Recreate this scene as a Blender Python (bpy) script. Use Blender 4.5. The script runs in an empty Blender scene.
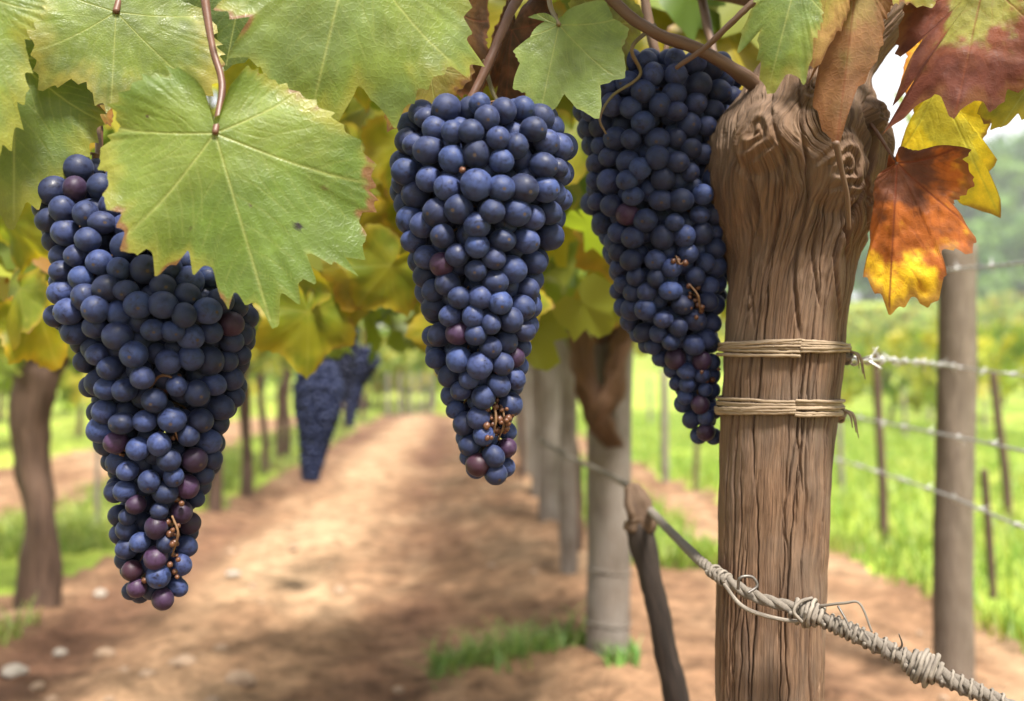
import bpy, math, random
import numpy as np
from mathutils import Vector, Matrix

# ------------------------------------------------------------------ camera, sky, sun, exposure
S = bpy.context.scene
COL = S.collection
R = math.radians
FPX, HX, HY, CH = 1024 * 35 / 36, 512.0, 375.0, 0.60      # pixels per radian, horizon, eye height

cam_d = bpy.data.cameras.new('camera')
cam_d.lens = 35; cam_d.sensor_width = 36
cam_d.shift_y = (HY - 350.5) / 1024
cam_d.clip_start = 0.02; cam_d.clip_end = 2000
cam_d.dof.use_dof = True
cam_d.dof.focus_distance = 0.655
cam_d.dof.aperture_fstop = 4.6
cam_d.dof.aperture_blades = 0
cam = bpy.data.objects.new('camera', cam_d); COL.objects.link(cam)
cam.location = (0, 0, CH); cam.rotation_euler = (R(90), 0, 0)
S.camera = cam

SUN_DIR = Vector((0.28, -0.62, 1.20)).normalized()           # towards the sun
elev = math.asin(SUN_DIR.z); azim = math.atan2(SUN_DIR.x, SUN_DIR.y)
W = bpy.data.worlds.new('World'); S.world = W; W.use_nodes = True
wn, wl = W.node_tree.nodes, W.node_tree.links
wn.clear()
wo = wn.new('ShaderNodeOutputWorld'); wb = wn.new('ShaderNodeBackground')
sky = wn.new('ShaderNodeTexSky'); sky.sky_type = 'NISHITA'; sky.sun_disc = False
sky.sun_elevation = elev; sky.sun_rotation = azim
sky.air_density = 1.0; sky.dust_density = 3.0; sky.ozone_density = 1.0
wmx = wn.new('ShaderNodeMix'); wmx.data_type = 'RGBA'
wtc = wn.new('ShaderNodeTexCoord'); wnz = wn.new('ShaderNodeTexNoise'); wrp = wn.new('ShaderNodeValToRGB')
wnz.inputs['Scale'].default_value = 2.2; wnz.inputs['Detail'].default_value = 6
wrp.color_ramp.elements[0].position = 0.25; wrp.color_ramp.elements[0].color = (.55, .55, .55, 1)
wrp.color_ramp.elements[1].position = 0.6; wrp.color_ramp.elements[1].color = (.95, .95, .95, 1)
wl.new(wtc.outputs['Generated'], wnz.inputs['Vector']); wl.new(wnz.outputs['Fac'], wrp.inputs['Fac'])
wl.new(wrp.outputs['Color'], wmx.inputs['Factor'])
wl.new(sky.outputs['Color'], wmx.inputs['A']); wmx.inputs['B'].default_value = (7.2, 7.3, 7.4, 1)   # thin bright cloud
wl.new(wmx.outputs['Result'], wb.inputs['Color']); wb.inputs['Strength'].default_value = 0.056
wl.new(wb.outputs['Background'], wo.inputs['Surface'])

sun_d = bpy.data.lights.new('sun', 'SUN'); sun_d.energy = 5.0; sun_d.angle = R(10.0); sun_d.color = (1, .95, .87)
sun = bpy.data.objects.new('sun', sun_d); COL.objects.link(sun)
sun.rotation_euler = (-SUN_DIR).to_track_quat('-Z', 'Y').to_euler()
S.view_settings.view_transform = 'Standard'; S.view_settings.look = 'None'
S.view_settings.exposure = 1.6; S.view_settings.gamma = 1; S.view_settings.use_curve_mapping = False
S.cycles.use_denoising = True
S.cycles.max_bounces = 8; S.cycles.transparent_max_bounces = 8; S.cycles.transmission_bounces = 6

rng = np.random.default_rng(7)
random.seed(7)

# ------------------------------------------------------------------ helpers
def P(px, py, d):
    return np.array([(px - HX) * d / FPX, d, CH + (HY - py) * d / FPX])

def tag(o, label=None, cat=None, group=None, kind=None):
    if label: o['label'] = label
    if cat: o['category'] = cat
    if group: o['group'] = group
    if kind: o['kind'] = kind
    return o

def empty(name, loc):
    o = bpy.data.objects.new(name, None); COL.objects.link(o)
    o.location = loc; o.empty_display_size = .02
    return o

def link(name, me, parent=None):
    o = bpy.data.objects.new(name, me); COL.objects.link(o)
    if parent is not None: o.parent = parent
    return o

def mk_mesh(name, v, f, mats, smooth=True, cols=None, uv=None, midx=None, attrs=None):
    """v (n,3); f: list of faces or an (m,k) array"""
    me = bpy.data.meshes.new(name)
    v = np.asarray(v, dtype=np.float32)
    if isinstance(f, np.ndarray):
        k = f.shape[1]; m = f.shape[0]
        me.vertices.add(len(v)); me.vertices.foreach_set('co', v.ravel())
        me.loops.add(m * k); me.loops.foreach_set('vertex_index', f.astype(np.int32).ravel())
        me.polygons.add(m); me.polygons.foreach_set('loop_start', np.arange(0, m * k, k, dtype=np.int32))
        try: me.polygons.foreach_set('loop_total', np.full(m, k, dtype=np.int32))
        except Exception: pass
        me.update(calc_edges=True)
    else:
        me.from_pydata([tuple(map(float, p)) for p in v], [], [tuple(map(int, q)) for q in f])
    if not isinstance(mats, (list, tuple)): mats = [mats]
    for mt in mats: me.materials.append(mt)
    if smooth: me.polygons.foreach_set('use_smooth', np.ones(len(me.polygons), dtype=bool))
    if midx is not None: me.polygons.foreach_set('material_index', np.asarray(midx, dtype=np.int32))
    if cols is not None:
        ca = me.color_attributes.new('Col', 'FLOAT_COLOR', 'POINT')
        c4 = np.ones((len(v), 4), dtype=np.float32); c4[:, :3] = cols
        ca.data.foreach_set('color', c4.ravel())
    if attrs:
        for an, av in attrs.items():
            a = me.attributes.new(an, 'FLOAT', 'POINT'); a.data.foreach_set('value', np.asarray(av, dtype=np.float32))
    if uv is not None:
        ul = me.uv_layers.new(name='UVMap')
        li = np.empty(len(me.loops), dtype=np.int32); me.loops.foreach_get('vertex_index', li)
        ul.data.foreach_set('uv', np.asarray(uv, dtype=np.float32)[li].ravel())
    me.validate(clean_customdata=False); me.update()
    return me

def grid_faces(nu, nv, close_u=False, off=0):
    """vertex index = j*nu + i, i along u"""
    i = np.arange(nu if close_u else nu - 1); j = np.arange(nv - 1)
    I, J = np.meshgrid(i, j); I = I.ravel(); J = J.ravel(); I2 = (I + 1) % nu
    return np.stack([J * nu + I, J * nu + I2, (J + 1) * nu + I2, (J + 1) * nu + I], 1) + off

def _hash(ix, iy, iz, seed):
    h = (ix.astype(np.int64) * 374761393 + iy.astype(np.int64) * 668265263 + iz.astype(np.int64) * 2147483647 + seed * 974634777) & 0xffffffff
    h = ((h ^ (h >> 13)) * 1274126177) & 0xffffffff
    h = ((h ^ (h >> 16)) * 2246822519) & 0xffffffff
    return ((h ^ (h >> 15)) & 0xffff) / 65535.0

def vnoise(x, y, z=0.0, seed=0):
    x, y, z = np.broadcast_arrays(np.asarray(x, float), np.asarray(y, float), np.asarray(z, float))
    ix, iy, iz = np.floor(x), np.floor(y), np.floor(z)
    fx, fy, fz = x - ix, y - iy, z - iz
    s = lambda t: t * t * t * (t * (t * 6 - 15) + 10)
    u, v, w = s(fx), s(fy), s(fz)
    ix, iy, iz = ix.astype(np.int64), iy.astype(np.int64), iz.astype(np.int64)
    def c(a, b, d): return _hash(ix + a, iy + b, iz + d, seed)
    x0 = c(0,0,0)*(1-u)+c(1,0,0)*u; x1 = c(0,1,0)*(1-u)+c(1,1,0)*u
    x2 = c(0,0,1)*(1-u)+c(1,0,1)*u; x3 = c(0,1,1)*(1-u)+c(1,1,1)*u
    return ((x0*(1-v)+x1*v)*(1-w)+(x2*(1-v)+x3*v)*w) * 2 - 1

def fbm(x, y, z=0.0, seed=0, oct=4):
    t = 0; a = .5; f = 1.0
    for k in range(oct):
        t = t + a * vnoise(np.asarray(x) * f, np.asarray(y) * f, np.asarray(z) * f, seed + k); a *= .5; f *= 2.03
    return t

def sstep(a, b, x):
    t = np.clip((x - a) / (b - a), 0, 1); return t * t * (3 - 2 * t)

def catmull(pts, n):
    p = np.asarray(pts, float)
    if len(p) == 2:
        t = np.linspace(0, 1, n)[:, None]; return p[0] * (1 - t) + p[1] * t
    q = np.vstack([2 * p[0] - p[1], p, 2 * p[-1] - p[-2]])
    m = len(p) - 1; out = []
    for s in np.linspace(0, m, n):
        k = min(int(s), m - 1); t = s - k
        a, b, c, d = q[k], q[k + 1], q[k + 2], q[k + 3]
        out.append(.5 * (2 * b + (c - a) * t + (2 * a - 5 * b + 4 * c - d) * t * t + (3 * b - a - 3 * c + d) * t ** 3))
    return np.array(out)

class MB:
    def __init__(s): s.v = []; s.f = []; s.n = 0; s.c = []; s.uv = []
    def add(s, v, f, uv=None, c=None):
        v = np.asarray(v, float); s.v.append(v); s.f += [tuple(int(i) + s.n for i in q) for q in f]; s.n += len(v)
        s.uv.append(np.zeros((len(v), 2)) if uv is None else uv)
        s.c.append(np.ones((len(v), 3)) if c is None else np.broadcast_to(np.asarray(c, float), (len(v), 3)))
    def build(s, name, mats, parent=None, smooth=True, cols=False):
        return link(name, mk_mesh(name, np.vstack(s.v), s.f, mats, smooth, np.vstack(s.c) if cols else None, np.vstack(s.uv)), parent)

def frames(path):
    t = np.gradient(path, axis=0); t /= np.linalg.norm(t, axis=1)[:, None] + 1e-12
    up = np.array([0, 0, 1.]) if abs(t[0, 2]) < .9 else np.array([1., 0, 0])
    n = np.cross(t[0], up); n /= np.linalg.norm(n)
    N = [n]
    for k in range(1, len(path)):
        n = N[-1] - t[k] * np.dot(N[-1], t[k]); n /= np.linalg.norm(n) + 1e-12; N.append(n)
    N = np.array(N); return t, N, np.cross(t, N)

def tube(mb, pts, rad, n=10, steps=None, rough=0, seed=0, resample=True, c=None):
    """a tube with round ends along pts; rad a number or one per control point"""
    pts = np.asarray(pts, float)
    steps = steps or max(2, 8 * (len(pts) - 1))
    path = catmull(pts, steps) if resample else pts
    m = len(path)
    r = np.interp(np.linspace(0, 1, m), np.linspace(0, 1, len(np.atleast_1d(rad))), np.atleast_1d(rad)) if np.ndim(rad) else np.full(m, float(rad))
    T, N, B = frames(path)
    a = np.linspace(0, 2 * np.pi, n, endpoint=False)
    L = np.concatenate([[0], np.cumsum(np.linalg.norm(np.diff(path, axis=0), axis=1))])
    rr = r[:, None] * np.ones(n)[None]
    if rough:
        rm = r.mean()
        rr = rr * (1 + rough * (fbm(np.cos(a)[None] * 1.3 + 5, np.sin(a)[None] * 1.3, L[:, None] / rm * .35, seed, 3) * 1.6))
    V = path[:, None] + rr[..., None] * (np.cos(a)[None, :, None] * N[:, None] + np.sin(a)[None, :, None] * B[:, None])
    V = V.reshape(-1, 3)
    uv = np.stack([np.broadcast_to(a[None] * r.mean(), (m, n)).ravel(), np.broadcast_to(L[:, None], (m, n)).ravel()], 1)
    F = [tuple(q) for q in grid_faces(n, m, True)]
    e0 = path[0] - T[0] * r[0] * .5; e1 = path[-1] + T[-1] * r[-1] * .5
    V = np.vstack([V, e0, e1]); uv = np.vstack([uv, uv[0], uv[-1]])
    k0 = m * n
    F += [(k0, (i + 1) % n, i) for i in range(n)] + [(k0 + 1, (m - 1) * n + i, (m - 1) * n + (i + 1) % n) for i in range(n)]
    mb.add(V, F, uv, c)

# ------------------------------------------------------------------ materials
def nmat(name):
    m = bpy.data.materials.new(name); m.use_nodes = True
    nt = m.node_tree; b = nt.nodes['Principled BSDF']
    return m, nt, b, nt.nodes['Material Output']

def N(nt, kind, **kw):
    n = nt.nodes.new(kind)
    for k, v in kw.items():
        if k in n.inputs.keys() if not hasattr(n, k) else False: n.inputs[k].default_value = v
        elif hasattr(n, k): setattr(n, k, v)
        else: n.inputs[k].default_value = v
    return n

def noise(nt, vec, scale, detail=4, rough=.55, dist=0.0):
    n = nt.nodes.new('ShaderNodeTexNoise')
    n.inputs['Scale'].default_value = scale; n.inputs['Detail'].default_value = detail
    n.inputs['Roughness'].default_value = rough; n.inputs['Distortion'].default_value = dist
    if vec is not None: nt.links.new(vec, n.inputs['Vector'])
    return n.outputs['Fac']

def mapping(nt, vec, scale):
    n = nt.nodes.new('ShaderNodeMapping'); n.inputs['Scale'].default_value = scale
    nt.links.new(vec, n.inputs['Vector']); return n.outputs['Vector']

def ramp(nt, fac, stops):
    n = nt.nodes.new('ShaderNodeValToRGB'); cr = n.color_ramp
    while len(cr.elements) < len(stops): cr.elements.new(.5)
    for e, (p, c) in zip(cr.elements, stops):
        e.position = p; e.color = (*c, 1) if hasattr(c, '__len__') else (c, c, c, 1)
    nt.links.new(fac, n.inputs['Fac']); return n.outputs['Color']

def mixc(nt, fac, a, b, mode='MIX'):
    n = nt.nodes.new('ShaderNodeMix'); n.data_type = 'RGBA'; n.blend_type = mode
    for s, v in (('Factor', fac), ('A', a), ('B', b)):
        if isinstance(v, bpy.types.NodeSocket): nt.links.new(v, n.inputs[s])
        elif hasattr(v, '__len__'): n.inputs[s].default_value = (*v, 1)
        else: n.inputs[s].default_value = v
    return n.outputs['Result']

def math_(nt, op, a, b=None):
    n = nt.nodes.new('ShaderNodeMath'); n.operation = op
    for i, v in enumerate((a, b)):
        if v is None: continue
        if isinstance(v, bpy.types.NodeSocket): nt.links.new(v, n.inputs[i])
        else: n.inputs[i].default_value = v
    return n.outputs[0]

def bump(nt, b, h, strength, dist):
    n = nt.nodes.new('ShaderNodeBump'); n.inputs['Strength'].default_value = strength; n.inputs['Distance'].default_value = dist
    nt.links.new(h, n.inputs['Height']); nt.links.new(n.outputs['Normal'], b.inputs['Normal']); return n.outputs['Normal']

def tc(nt, which): 
    n = nt.nodes.new('ShaderNodeTexCoord'); return n.outputs[which]

def orand(nt):
    n = nt.nodes.new('ShaderNodeObjectInfo'); return n.outputs['Random']

def leaf_material(name, trans=.38, tint=(1.0, 1.0, .55), vary=False, fine=True, rough=.5):
    m, nt, b, out = nmat(name)
    a = nt.nodes.new('ShaderNodeVertexColor'); a.layer_name = 'Col'
    c = a.outputs['Color']
    if fine:
        uv = tc(nt, 'UV')
        f1 = noise(nt, uv, 9, 5); c = mixc(nt, .35, c, ramp(nt, f1, [(.3, .75), (.7, 1.2)]), 'MULTIPLY')
        vo = nt.nodes.new('ShaderNodeTexVoronoi'); vo.feature = 'DISTANCE_TO_EDGE'; vo.inputs['Scale'].default_value = 34
        nt.links.new(uv, vo.inputs['Vector'])
        e = ramp(nt, vo.outputs['Distance'], [(0.0, 0.0), (.16, 1.0)])
        c = mixc(nt, .20, c, mixc(nt, e, (1.35, 1.4, 1.1), (.95, .95, .95)), 'MULTIPLY')
        h = math_(nt, 'ADD', math_(nt, 'MULTIPLY', noise(nt, uv, 55, 3), .6), e)
        bump(nt, b, h, .22, .0005)
    if vary:
        r = orand(nt)
        c = mixc(nt, .75, c, ramp(nt, r, [(0, (.9, .92, .6)), (.4, (1, 1, 1)), (.75, (1.25, 1.1, .7)), (1, (1.15, .8, .55))]), 'MULTIPLY')
    nt.links.new(c, b.inputs['Base Color'])
    b.inputs['Roughness'].default_value = rough; b.inputs['Specular IOR Level'].default_value = .35 if rough < .55 else .12
    if fine: nt.links.new(ramp(nt, noise(nt, tc(nt, 'UV'), 5, 4), [(.35, rough - .14), (.65, rough + .14)]), b.inputs['Roughness'])
    t = nt.nodes.new('ShaderNodeBsdfTranslucent')
    nt.links.new(mixc(nt, 1.0, c, tuple(1.35 * x for x in tint), 'MULTIPLY'), t.inputs['Color'])
    mx = nt.nodes.new('ShaderNodeMixShader'); mx.inputs['Fac'].default_value = trans
    nt.links.new(b.outputs[0], mx.inputs[1]); nt.links.new(t.outputs[0], mx.inputs[2])
    nt.links.new(mx.outputs[0], out.inputs['Surface'])
    return m

M = {}
M['leaf'] = leaf_material('vine leaf', trans=.36)
M['dry_leaf'] = leaf_material('dried vine leaf', trans=.3, tint=(1, .85, .6), rough=.6)
M['canopy'] = leaf_material('canopy leaf', trans=.5, tint=(1.05, 1.0, .4), vary=True, fine=False)
M['crown'] = leaf_material('distant foliage', trans=.42, tint=(1.05, 1.0, .45), fine=False)
M['grass'] = leaf_material('grass blade', trans=.35, tint=(1, 1, .5), fine=False)

def grape_material(name, skin, bloom, amount):
    m, nt, b, out = nmat(name)
    o = tc(nt, 'Object'); r = orand(nt)
    ad = nt.nodes.new('ShaderNodeVectorMath'); ad.operation = 'ADD'
    cmb = nt.nodes.new('ShaderNodeCombineXYZ')
    nt.links.new(math_(nt, 'MULTIPLY', r, 3.0), cmb.inputs[0]); nt.links.new(math_(nt, 'MULTIPLY', r, 7.0), cmb.inputs[1])
    nt.links.new(o, ad.inputs[0]); nt.links.new(cmb.outputs[0], ad.inputs[1]); v = ad.outputs[0]
    big = noise(nt, v, 190, 5, .66, 1.0); fine = noise(nt, v, 620, 3, .6)
    w = math_(nt, 'ADD', math_(nt, 'MULTIPLY', big, .8), math_(nt, 'MULTIPLY', fine, .25))
    k = ramp(nt, w, [(.36, .06), (.48, amount * .62), (.62, amount)])
    bl = mixc(nt, r, bloom, tuple(x * y for x, y in zip(bloom, (1.25, 1.0, .92))))
    bl = mixc(nt, math_(nt, 'MULTIPLY', noise(nt, v, 1500, 2), .5), bl, tuple(x * .75 for x in bloom))
    r2 = math_(nt, 'FRACT', math_(nt, 'MULTIPLY', r, 13.7))
    bl = mixc(nt, 1.0, bl, ramp(nt, r2, [(0, .45), (.5, .9), (1, 1.4)]), 'MULTIPLY')
    c = mixc(nt, k, skin, bl)
    nt.links.new(c, b.inputs['Base Color'])
    nt.links.new(ramp(nt, k, [(0, .32), (1, .70)]), b.inputs['Roughness'])
    b.inputs['Specular IOR Level'].default_value = .28
    b.inputs['Sheen Weight'].default_value = .05; b.inputs['Sheen Roughness'].default_value = .45
    b.inputs['Sheen Tint'].default_value = (.6, .68, 1, 1)
    bump(nt, b, fine, .12, .0003)
    return m
M['grape'] = grape_material('blue grape skin', (.004, .0035, .013), (.024, .041, .124), .95)
M['grape_purple'] = grape_material('purple grape skin', (.012, .003, .009), (.040, .021, .062), .75)
M['grape_red'] = grape_material('reddish grape skin', (.028, .005, .012), (.045, .022, .042), .65)

def simple(name, col, rough=.6, col2=None, scale=40, bumpd=0, stretch=(1, 1, 1), coord='Object', metal=0, bscale=None):
    m, nt, b, out = nmat(name)
    v = mapping(nt, tc(nt, coord), stretch)
    n1 = noise(nt, v, scale, 5)
    c = ramp(nt, n1, [(.3, col), (.7, col2 or col)])
    nt.links.new(c, b.inputs['Base Color']); b.inputs['Roughness'].default_value = rough; b.inputs['Metallic'].default_value = metal
    if bumpd: bump(nt, b, noise(nt, v, bscale or scale * 2, 4), .6, bumpd)
    return m
M['grape_far_shaded'] = grape_material('shade darkened grape skin', (.004, .0035, .013), (.014, .025, .085), .85)  # same fruit as the near bunches, canopy shade put into the colour
M['scar'] = simple('grape tip scar', (.05, .03, .02), .8)
M['rachis'] = simple('dried grape stem', (.08, .035, .013), .7, (.15, .075, .025), 150, .0005)
M['green_stem'] = simple('green stem', (.10, .09, .028), .6, (.13, .07, .028), 30, .0004)
M['cane'] = simple('brown cane', (.06, .03, .017), .65, (.13, .07, .036), 60, .0008, (1, .25, 1), 'UV', 0, 200)
M['red_stalk'] = simple('reddish leaf stalk', (.075, .03, .017), .5, (.12, .052, .028), 60, .0004)
M['raisin'] = simple('shrivelled berry', (.03, .009, .007), .45, (.12, .046, .018), 260, .0006)
M['twine'] = simple('twine', (.16, .115, .072), .85, (.30, .22, .145), 300, .0006, (1, .12, 1), 'UV', 0, 900)
M['rope'] = simple('weathered rope', (.075, .06, .048), .85, (.25, .215, .175), 170, .0014, (1, .3, 1), 'UV', 0, 700)
M['wire'] = simple('galvanised wire', (.34, .335, .33), .45, (.52, .51, .50), 200, 0, metal=.75)
M['old_wire'] = simple('dull steel wire', (.07, .06, .055), .5, (.16, .145, .13), 300, .0002, metal=.5)
M['stone'] = simple('pale stone', (.22, .14, .09), .9, (.38, .27, .18), 30, .003)
M['white_stone'] = simple('white stone', (.25, .21, .17), .85, (.42, .37, .31), 30, .003)

def wood_material(name, dark, mid, light, gscale=1.0, bd=.0012, grey=None):
    m, nt, b, out = nmat(name)
    uv = tc(nt, 'UV')
    v = mapping(nt, uv, (1.0 * gscale, .06 * gscale, 1))
    wv = mapping(nt, uv, (gscale, .16 * gscale, 1))
    f1 = noise(nt, v, 330, 6, .65, .3); f2 = noise(nt, wv, 60, 5, .6, .5); f3 = noise(nt, uv, 14 * gscale, 4)
    c = ramp(nt, f1, [(.28, dark), (.5, mid), (.75, light)])
    c = mixc(nt, .55, c, ramp(nt, f2, [(.3, .6), (.65, 1.2)]), 'MULTIPLY')
    if name == 'old vine wood':
        f4 = noise(nt, mapping(nt, uv, (1, .035, 1)), 850, 5, .7, .2); f5 = noise(nt, mapping(nt, uv, (1, .10, 1)), 130, 5, .65, .6)
        c = mixc(nt, .85, c, ramp(nt, f4, [(.32, .45), (.5, 1.0), (.72, 1.45)]), 'MULTIPLY')
        c = mixc(nt, ramp(nt, f5, [(.52, 0.0), (.66, .75)]), c, (.055, .032, .021))
        f1 = math_(nt, 'ADD', f1, math_(nt, 'MULTIPLY', f4, .7))
    if grey: c = mixc(nt, ramp(nt, f3, [(.4, 0.0), (.65, .7)]), c, grey)
    else: c = mixc(nt, .45, c, ramp(nt, f3, [(.3, .7), (.7, 1.2)]), 'MULTIPLY')
    nt.links.new(c, b.inputs['Base Color']); b.inputs['Roughness'].default_value = .8
    b.inputs['Specular IOR Level'].default_value = .25
    h = math_(nt, 'ADD', f1, math_(nt, 'MULTIPLY', f2, .8))
    bump(nt, b, h, .7, bd)
    return m
M['trunk'] = wood_material('old vine wood', (.070, .038, .022), (.138, .079, .046), (.205, .128, .08), 1.0, .0024, (.140, .100, .073))
M['post'] = wood_material('weathered post wood', (.085, .066, .052), (.155, .127, .104), (.23, .195, .165), 1.0, .002, (.205, .18, .158))
M['fence'] = wood_material('brown weathered fence wood', (.07, .05, .037), (.14, .108, .082), (.21, .175, .14), 1.0, .002, (.10, .075, .055))
M['stake'] = wood_material('dark stake wood', (.010, .007, .006), (.026, .018, .014), (.055, .038, .03))
M['stake_end'] = wood_material('cut stake wood', (.035, .02, .013), (.09, .055, .034), (.19, .13, .085))
M['bark'] = wood_material('vine bark', (.035, .02, .014), (.085, .05, .034), (.16, .10, .07), .5, .003)
M['rust_bark'] = wood_material('rusty brown vine bark', (.03, .015, .008), (.10, .050, .026), (.20, .115, .062), .6, .006)
M['tree_bark'] = wood_material('tree bark', (.03, .02, .015), (.06, .045, .035), (.10, .08, .06), .05, .02)

def ground_material(name, kind):
    m, nt, b, out = nmat(name)
    v = tc(nt, 'Object')
    if kind == 'dirt':
        n1 = noise(nt, mapping(nt, v, (1, .45, 1)), 2.0, 6, .6, .3); n2 = noise(nt, v, 14, 6, .62); n3 = noise(nt, v, 90, 4)
        c = ramp(nt, n1, [(.32, (.150, .080, .045)), (.5, (.25, .146, .083)), (.66, (.36, .24, .145))])
        ra = nt.nodes.new('ShaderNodeAttribute'); ra.attribute_name = 'rut'; c = mixc(nt, ra.outputs['Fac'], c, (.125, .065, .04))
        rb = nt.nodes.new('ShaderNodeAttribute'); rb.attribute_name = 'dry'; c = mixc(nt, rb.outputs['Fac'], c, (.35, .235, .14))
        c = mixc(nt, .8, c, ramp(nt, n2, [(.34, .42), (.66, 1.45)]), 'MULTIPLY')
        c = mixc(nt, .5, c, ramp(nt, n3, [(.3, .6), (.7, 1.35)]), 'MULTIPLY')
        bump(nt, b, math_(nt, 'ADD', n2, n3), .8, .02)
    else:
        n1 = noise(nt, v, .55, 5, .6); n2 = noise(nt, v, 7, 5); n3 = noise(nt, v, .06, 4)
        c = ramp(nt, n1, [(.3, (.13, .20, .035)), (.5, (.22, .28, .05)), (.72, (.32, .31, .085))])
        c = mixc(nt, .5, c, ramp(nt, n2, [(.3, .6), (.7, 1.3)]), 'MULTIPLY')
        c = mixc(nt, .6, c, ramp(nt, n3, [(.35, (1.25, 1.15, .8)), (.65, (.85, 1.0, .85))]), 'MULTIPLY')
        bump(nt, b, n2, .6, .03)
    nt.links.new(c, b.inputs['Base Color']); b.inputs['Roughness'].default_value = .95; b.inputs['Specular IOR Level'].default_value = .1
    return m
M['dirt'] = ground_material('bare brown soil', 'dirt')
M['field'] = ground_material('grassy soil', 'field')

# ------------------------------------------------------------------ ground
ROW = -0.062                                                 # the rows drift left by this per metre of depth
def hill(x, y):
    d = np.maximum(y, 0); lat = x / np.maximum(d, 3)
    z = 5.2 * sstep(11, 70, d) ** 1.25 + 9 * sstep(70, 260, d)
    z = z * (.55 + .6 * sstep(-.3, .45, lat))
    return z + .5 * fbm(x * .03, d * .03, 0, 3, 3) * sstep(15, 60, d)
def ground_z(x, y):
    u = x - ROW * y
    z = .026 * fbm(x * 2.2, y * 2.2, 0, 11, 5) + .016 * fbm(x * 9, y * 9, 0, 12, 3) + .026 * np.maximum(fbm(x * 20, y * 20, 0, 13, 3), -.05)
    z = z - .02 * np.exp(-((u + .85) / .16) ** 2) - .02 * np.exp(-((u + .12) / .16) ** 2) + .03 * np.exp(-((u - .38) / .2) ** 2)
    return z * sstep(60, 10, np.abs(y)) + hill(x, y)

def geo_axis(a, b, step0, grow):
    out = [a]; s = step0
    while out[-1] < b: out.append(out[-1] + s); s *= grow
    return np.array(out)
ys = np.concatenate([-geo_axis(0, 40, .5, 1.5)[1:][::-1], np.arange(0, 1.2, .12), geo_axis(1.2, 420, .018, 1.013)])
xr = np.concatenate([np.arange(0, 1.9, .026), geo_axis(1.9, 320, .045, 1.09)])
xs = np.concatenate([-xr[1:][::-1], xr])
X, Y = np.meshgrid(xs, ys)
Xw = X + ROW * np.clip(Y, 0, 30)
Z = ground_z(Xw, Y)
verts = np.stack([Xw.ravel(), Y.ravel(), Z.ravel()], 1)
F = grid_faces(len(xs), len(ys))
fc = verts[F].mean(1)
u_ = fc[:, 0] - ROW * fc[:, 1]
wob = .22 * fbm(fc[:, 0] * 1.7, fc[:, 1] * 1.7, 0, 21, 4)
dirt = (u_ > -1.12 + wob) & (u_ < 1.32 + wob * 1.3) & (fc[:, 1] < 15 + wob * 6) & (fc[:, 1] > -8)
dirt |= (u_ > -2.9 + wob) & (u_ < -1.75 + wob) & (fc[:, 1] < 14) & (fc[:, 1] > -8)
dirt &= ~((u_ > .5 + wob) & (u_ < .82 + wob) & (fc[:, 1] > 3.2))
def sub_mesh(name, mask, mat):
    f = F[mask]; used = np.unique(f); remap = np.full(len(verts), -1); remap[used] = np.arange(len(used))
    at = None
    if name == 'dirt_path':                                         # damp packed ruts and a dry crown between them
        vv = verts[used]; uu = vv[:, 0] - ROW * vv[:, 1] + .10 * fbm(vv[:, 0] * 1.2, vv[:, 1] * .8, 0, 41, 3); k_ = fbm(vv[:, 0] * 3, vv[:, 1] * 1.3, 0, 42, 4)
        at = {'rut': np.clip((.95 * np.exp(-((uu + .88) / .16) ** 2) + .85 * np.exp(-((uu + .10) / .14) ** 2) + .35 * np.exp(-((uu - .75) / .2) ** 2)) * (.8 + 1.1 * k_), 0, 1),
              'dry': np.clip(.85 * np.exp(-((uu + .50) / .17) ** 2) * (.75 + 1.3 * k_), 0, 1)}
    return link(name, mk_mesh(name, verts[used], remap[f], mat, attrs=at))
tag(sub_mesh('dirt_path', dirt, M['dirt']), kind='structure')
tag(sub_mesh('ground', ~dirt, M['field']), kind='structure')

# ------------------------------------------------------------------ grass
def blades(pts, h, w, lean, cols, name, parent=None):
    n = len(pts)
    a = rng.uniform(0, 2 * np.pi, n); dirv = np.stack([np.cos(a), np.sin(a), 0 * a], 1)
    b = a + rng.normal(1.57, .6, n); ld = np.stack([np.cos(b), np.sin(b), 0 * b], 1) * (lean * rng.uniform(.3, 1.4, n) * h)[:, None]
    up = np.array([0, 0, 1.])
    base = pts; w = (np.ones(n) * w)[:, None]; hh = h[:, None]
    v = np.stack([base - dirv * w, base + dirv * w, base + dirv * w * .7 + up * hh * .55 + ld * .35, base - dirv * w * .7 + up * hh * .55 + ld * .35, base + up * hh * .92 + ld + dirv * w * .15, base + up * hh * .92 + ld - dirv * w * .15], 1)
    o = (np.arange(n) * 6)[:, None]
    q = np.concatenate([o + np.array([[0, 1, 2, 3]]), o + np.array([[3, 2, 4, 5]])], 0)
    return link(name, mk_mesh(name, v.reshape(-1, 3), q, M['grass'], True, np.repeat(cols, 6, 0)), parent)
def grass_cols(n, g=(.11, .22, .035), y=(.30, .30, .08), p=.25):
    t = (rng.random(n) ** (1 / max(p, .01)) if False else np.clip(rng.normal(p, .25, n), 0, 1))[:, None]
    return (np.array(g) * (1 - t) + np.array(y) * t) * rng.uniform(.75, 1.3, n)[:, None]

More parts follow.
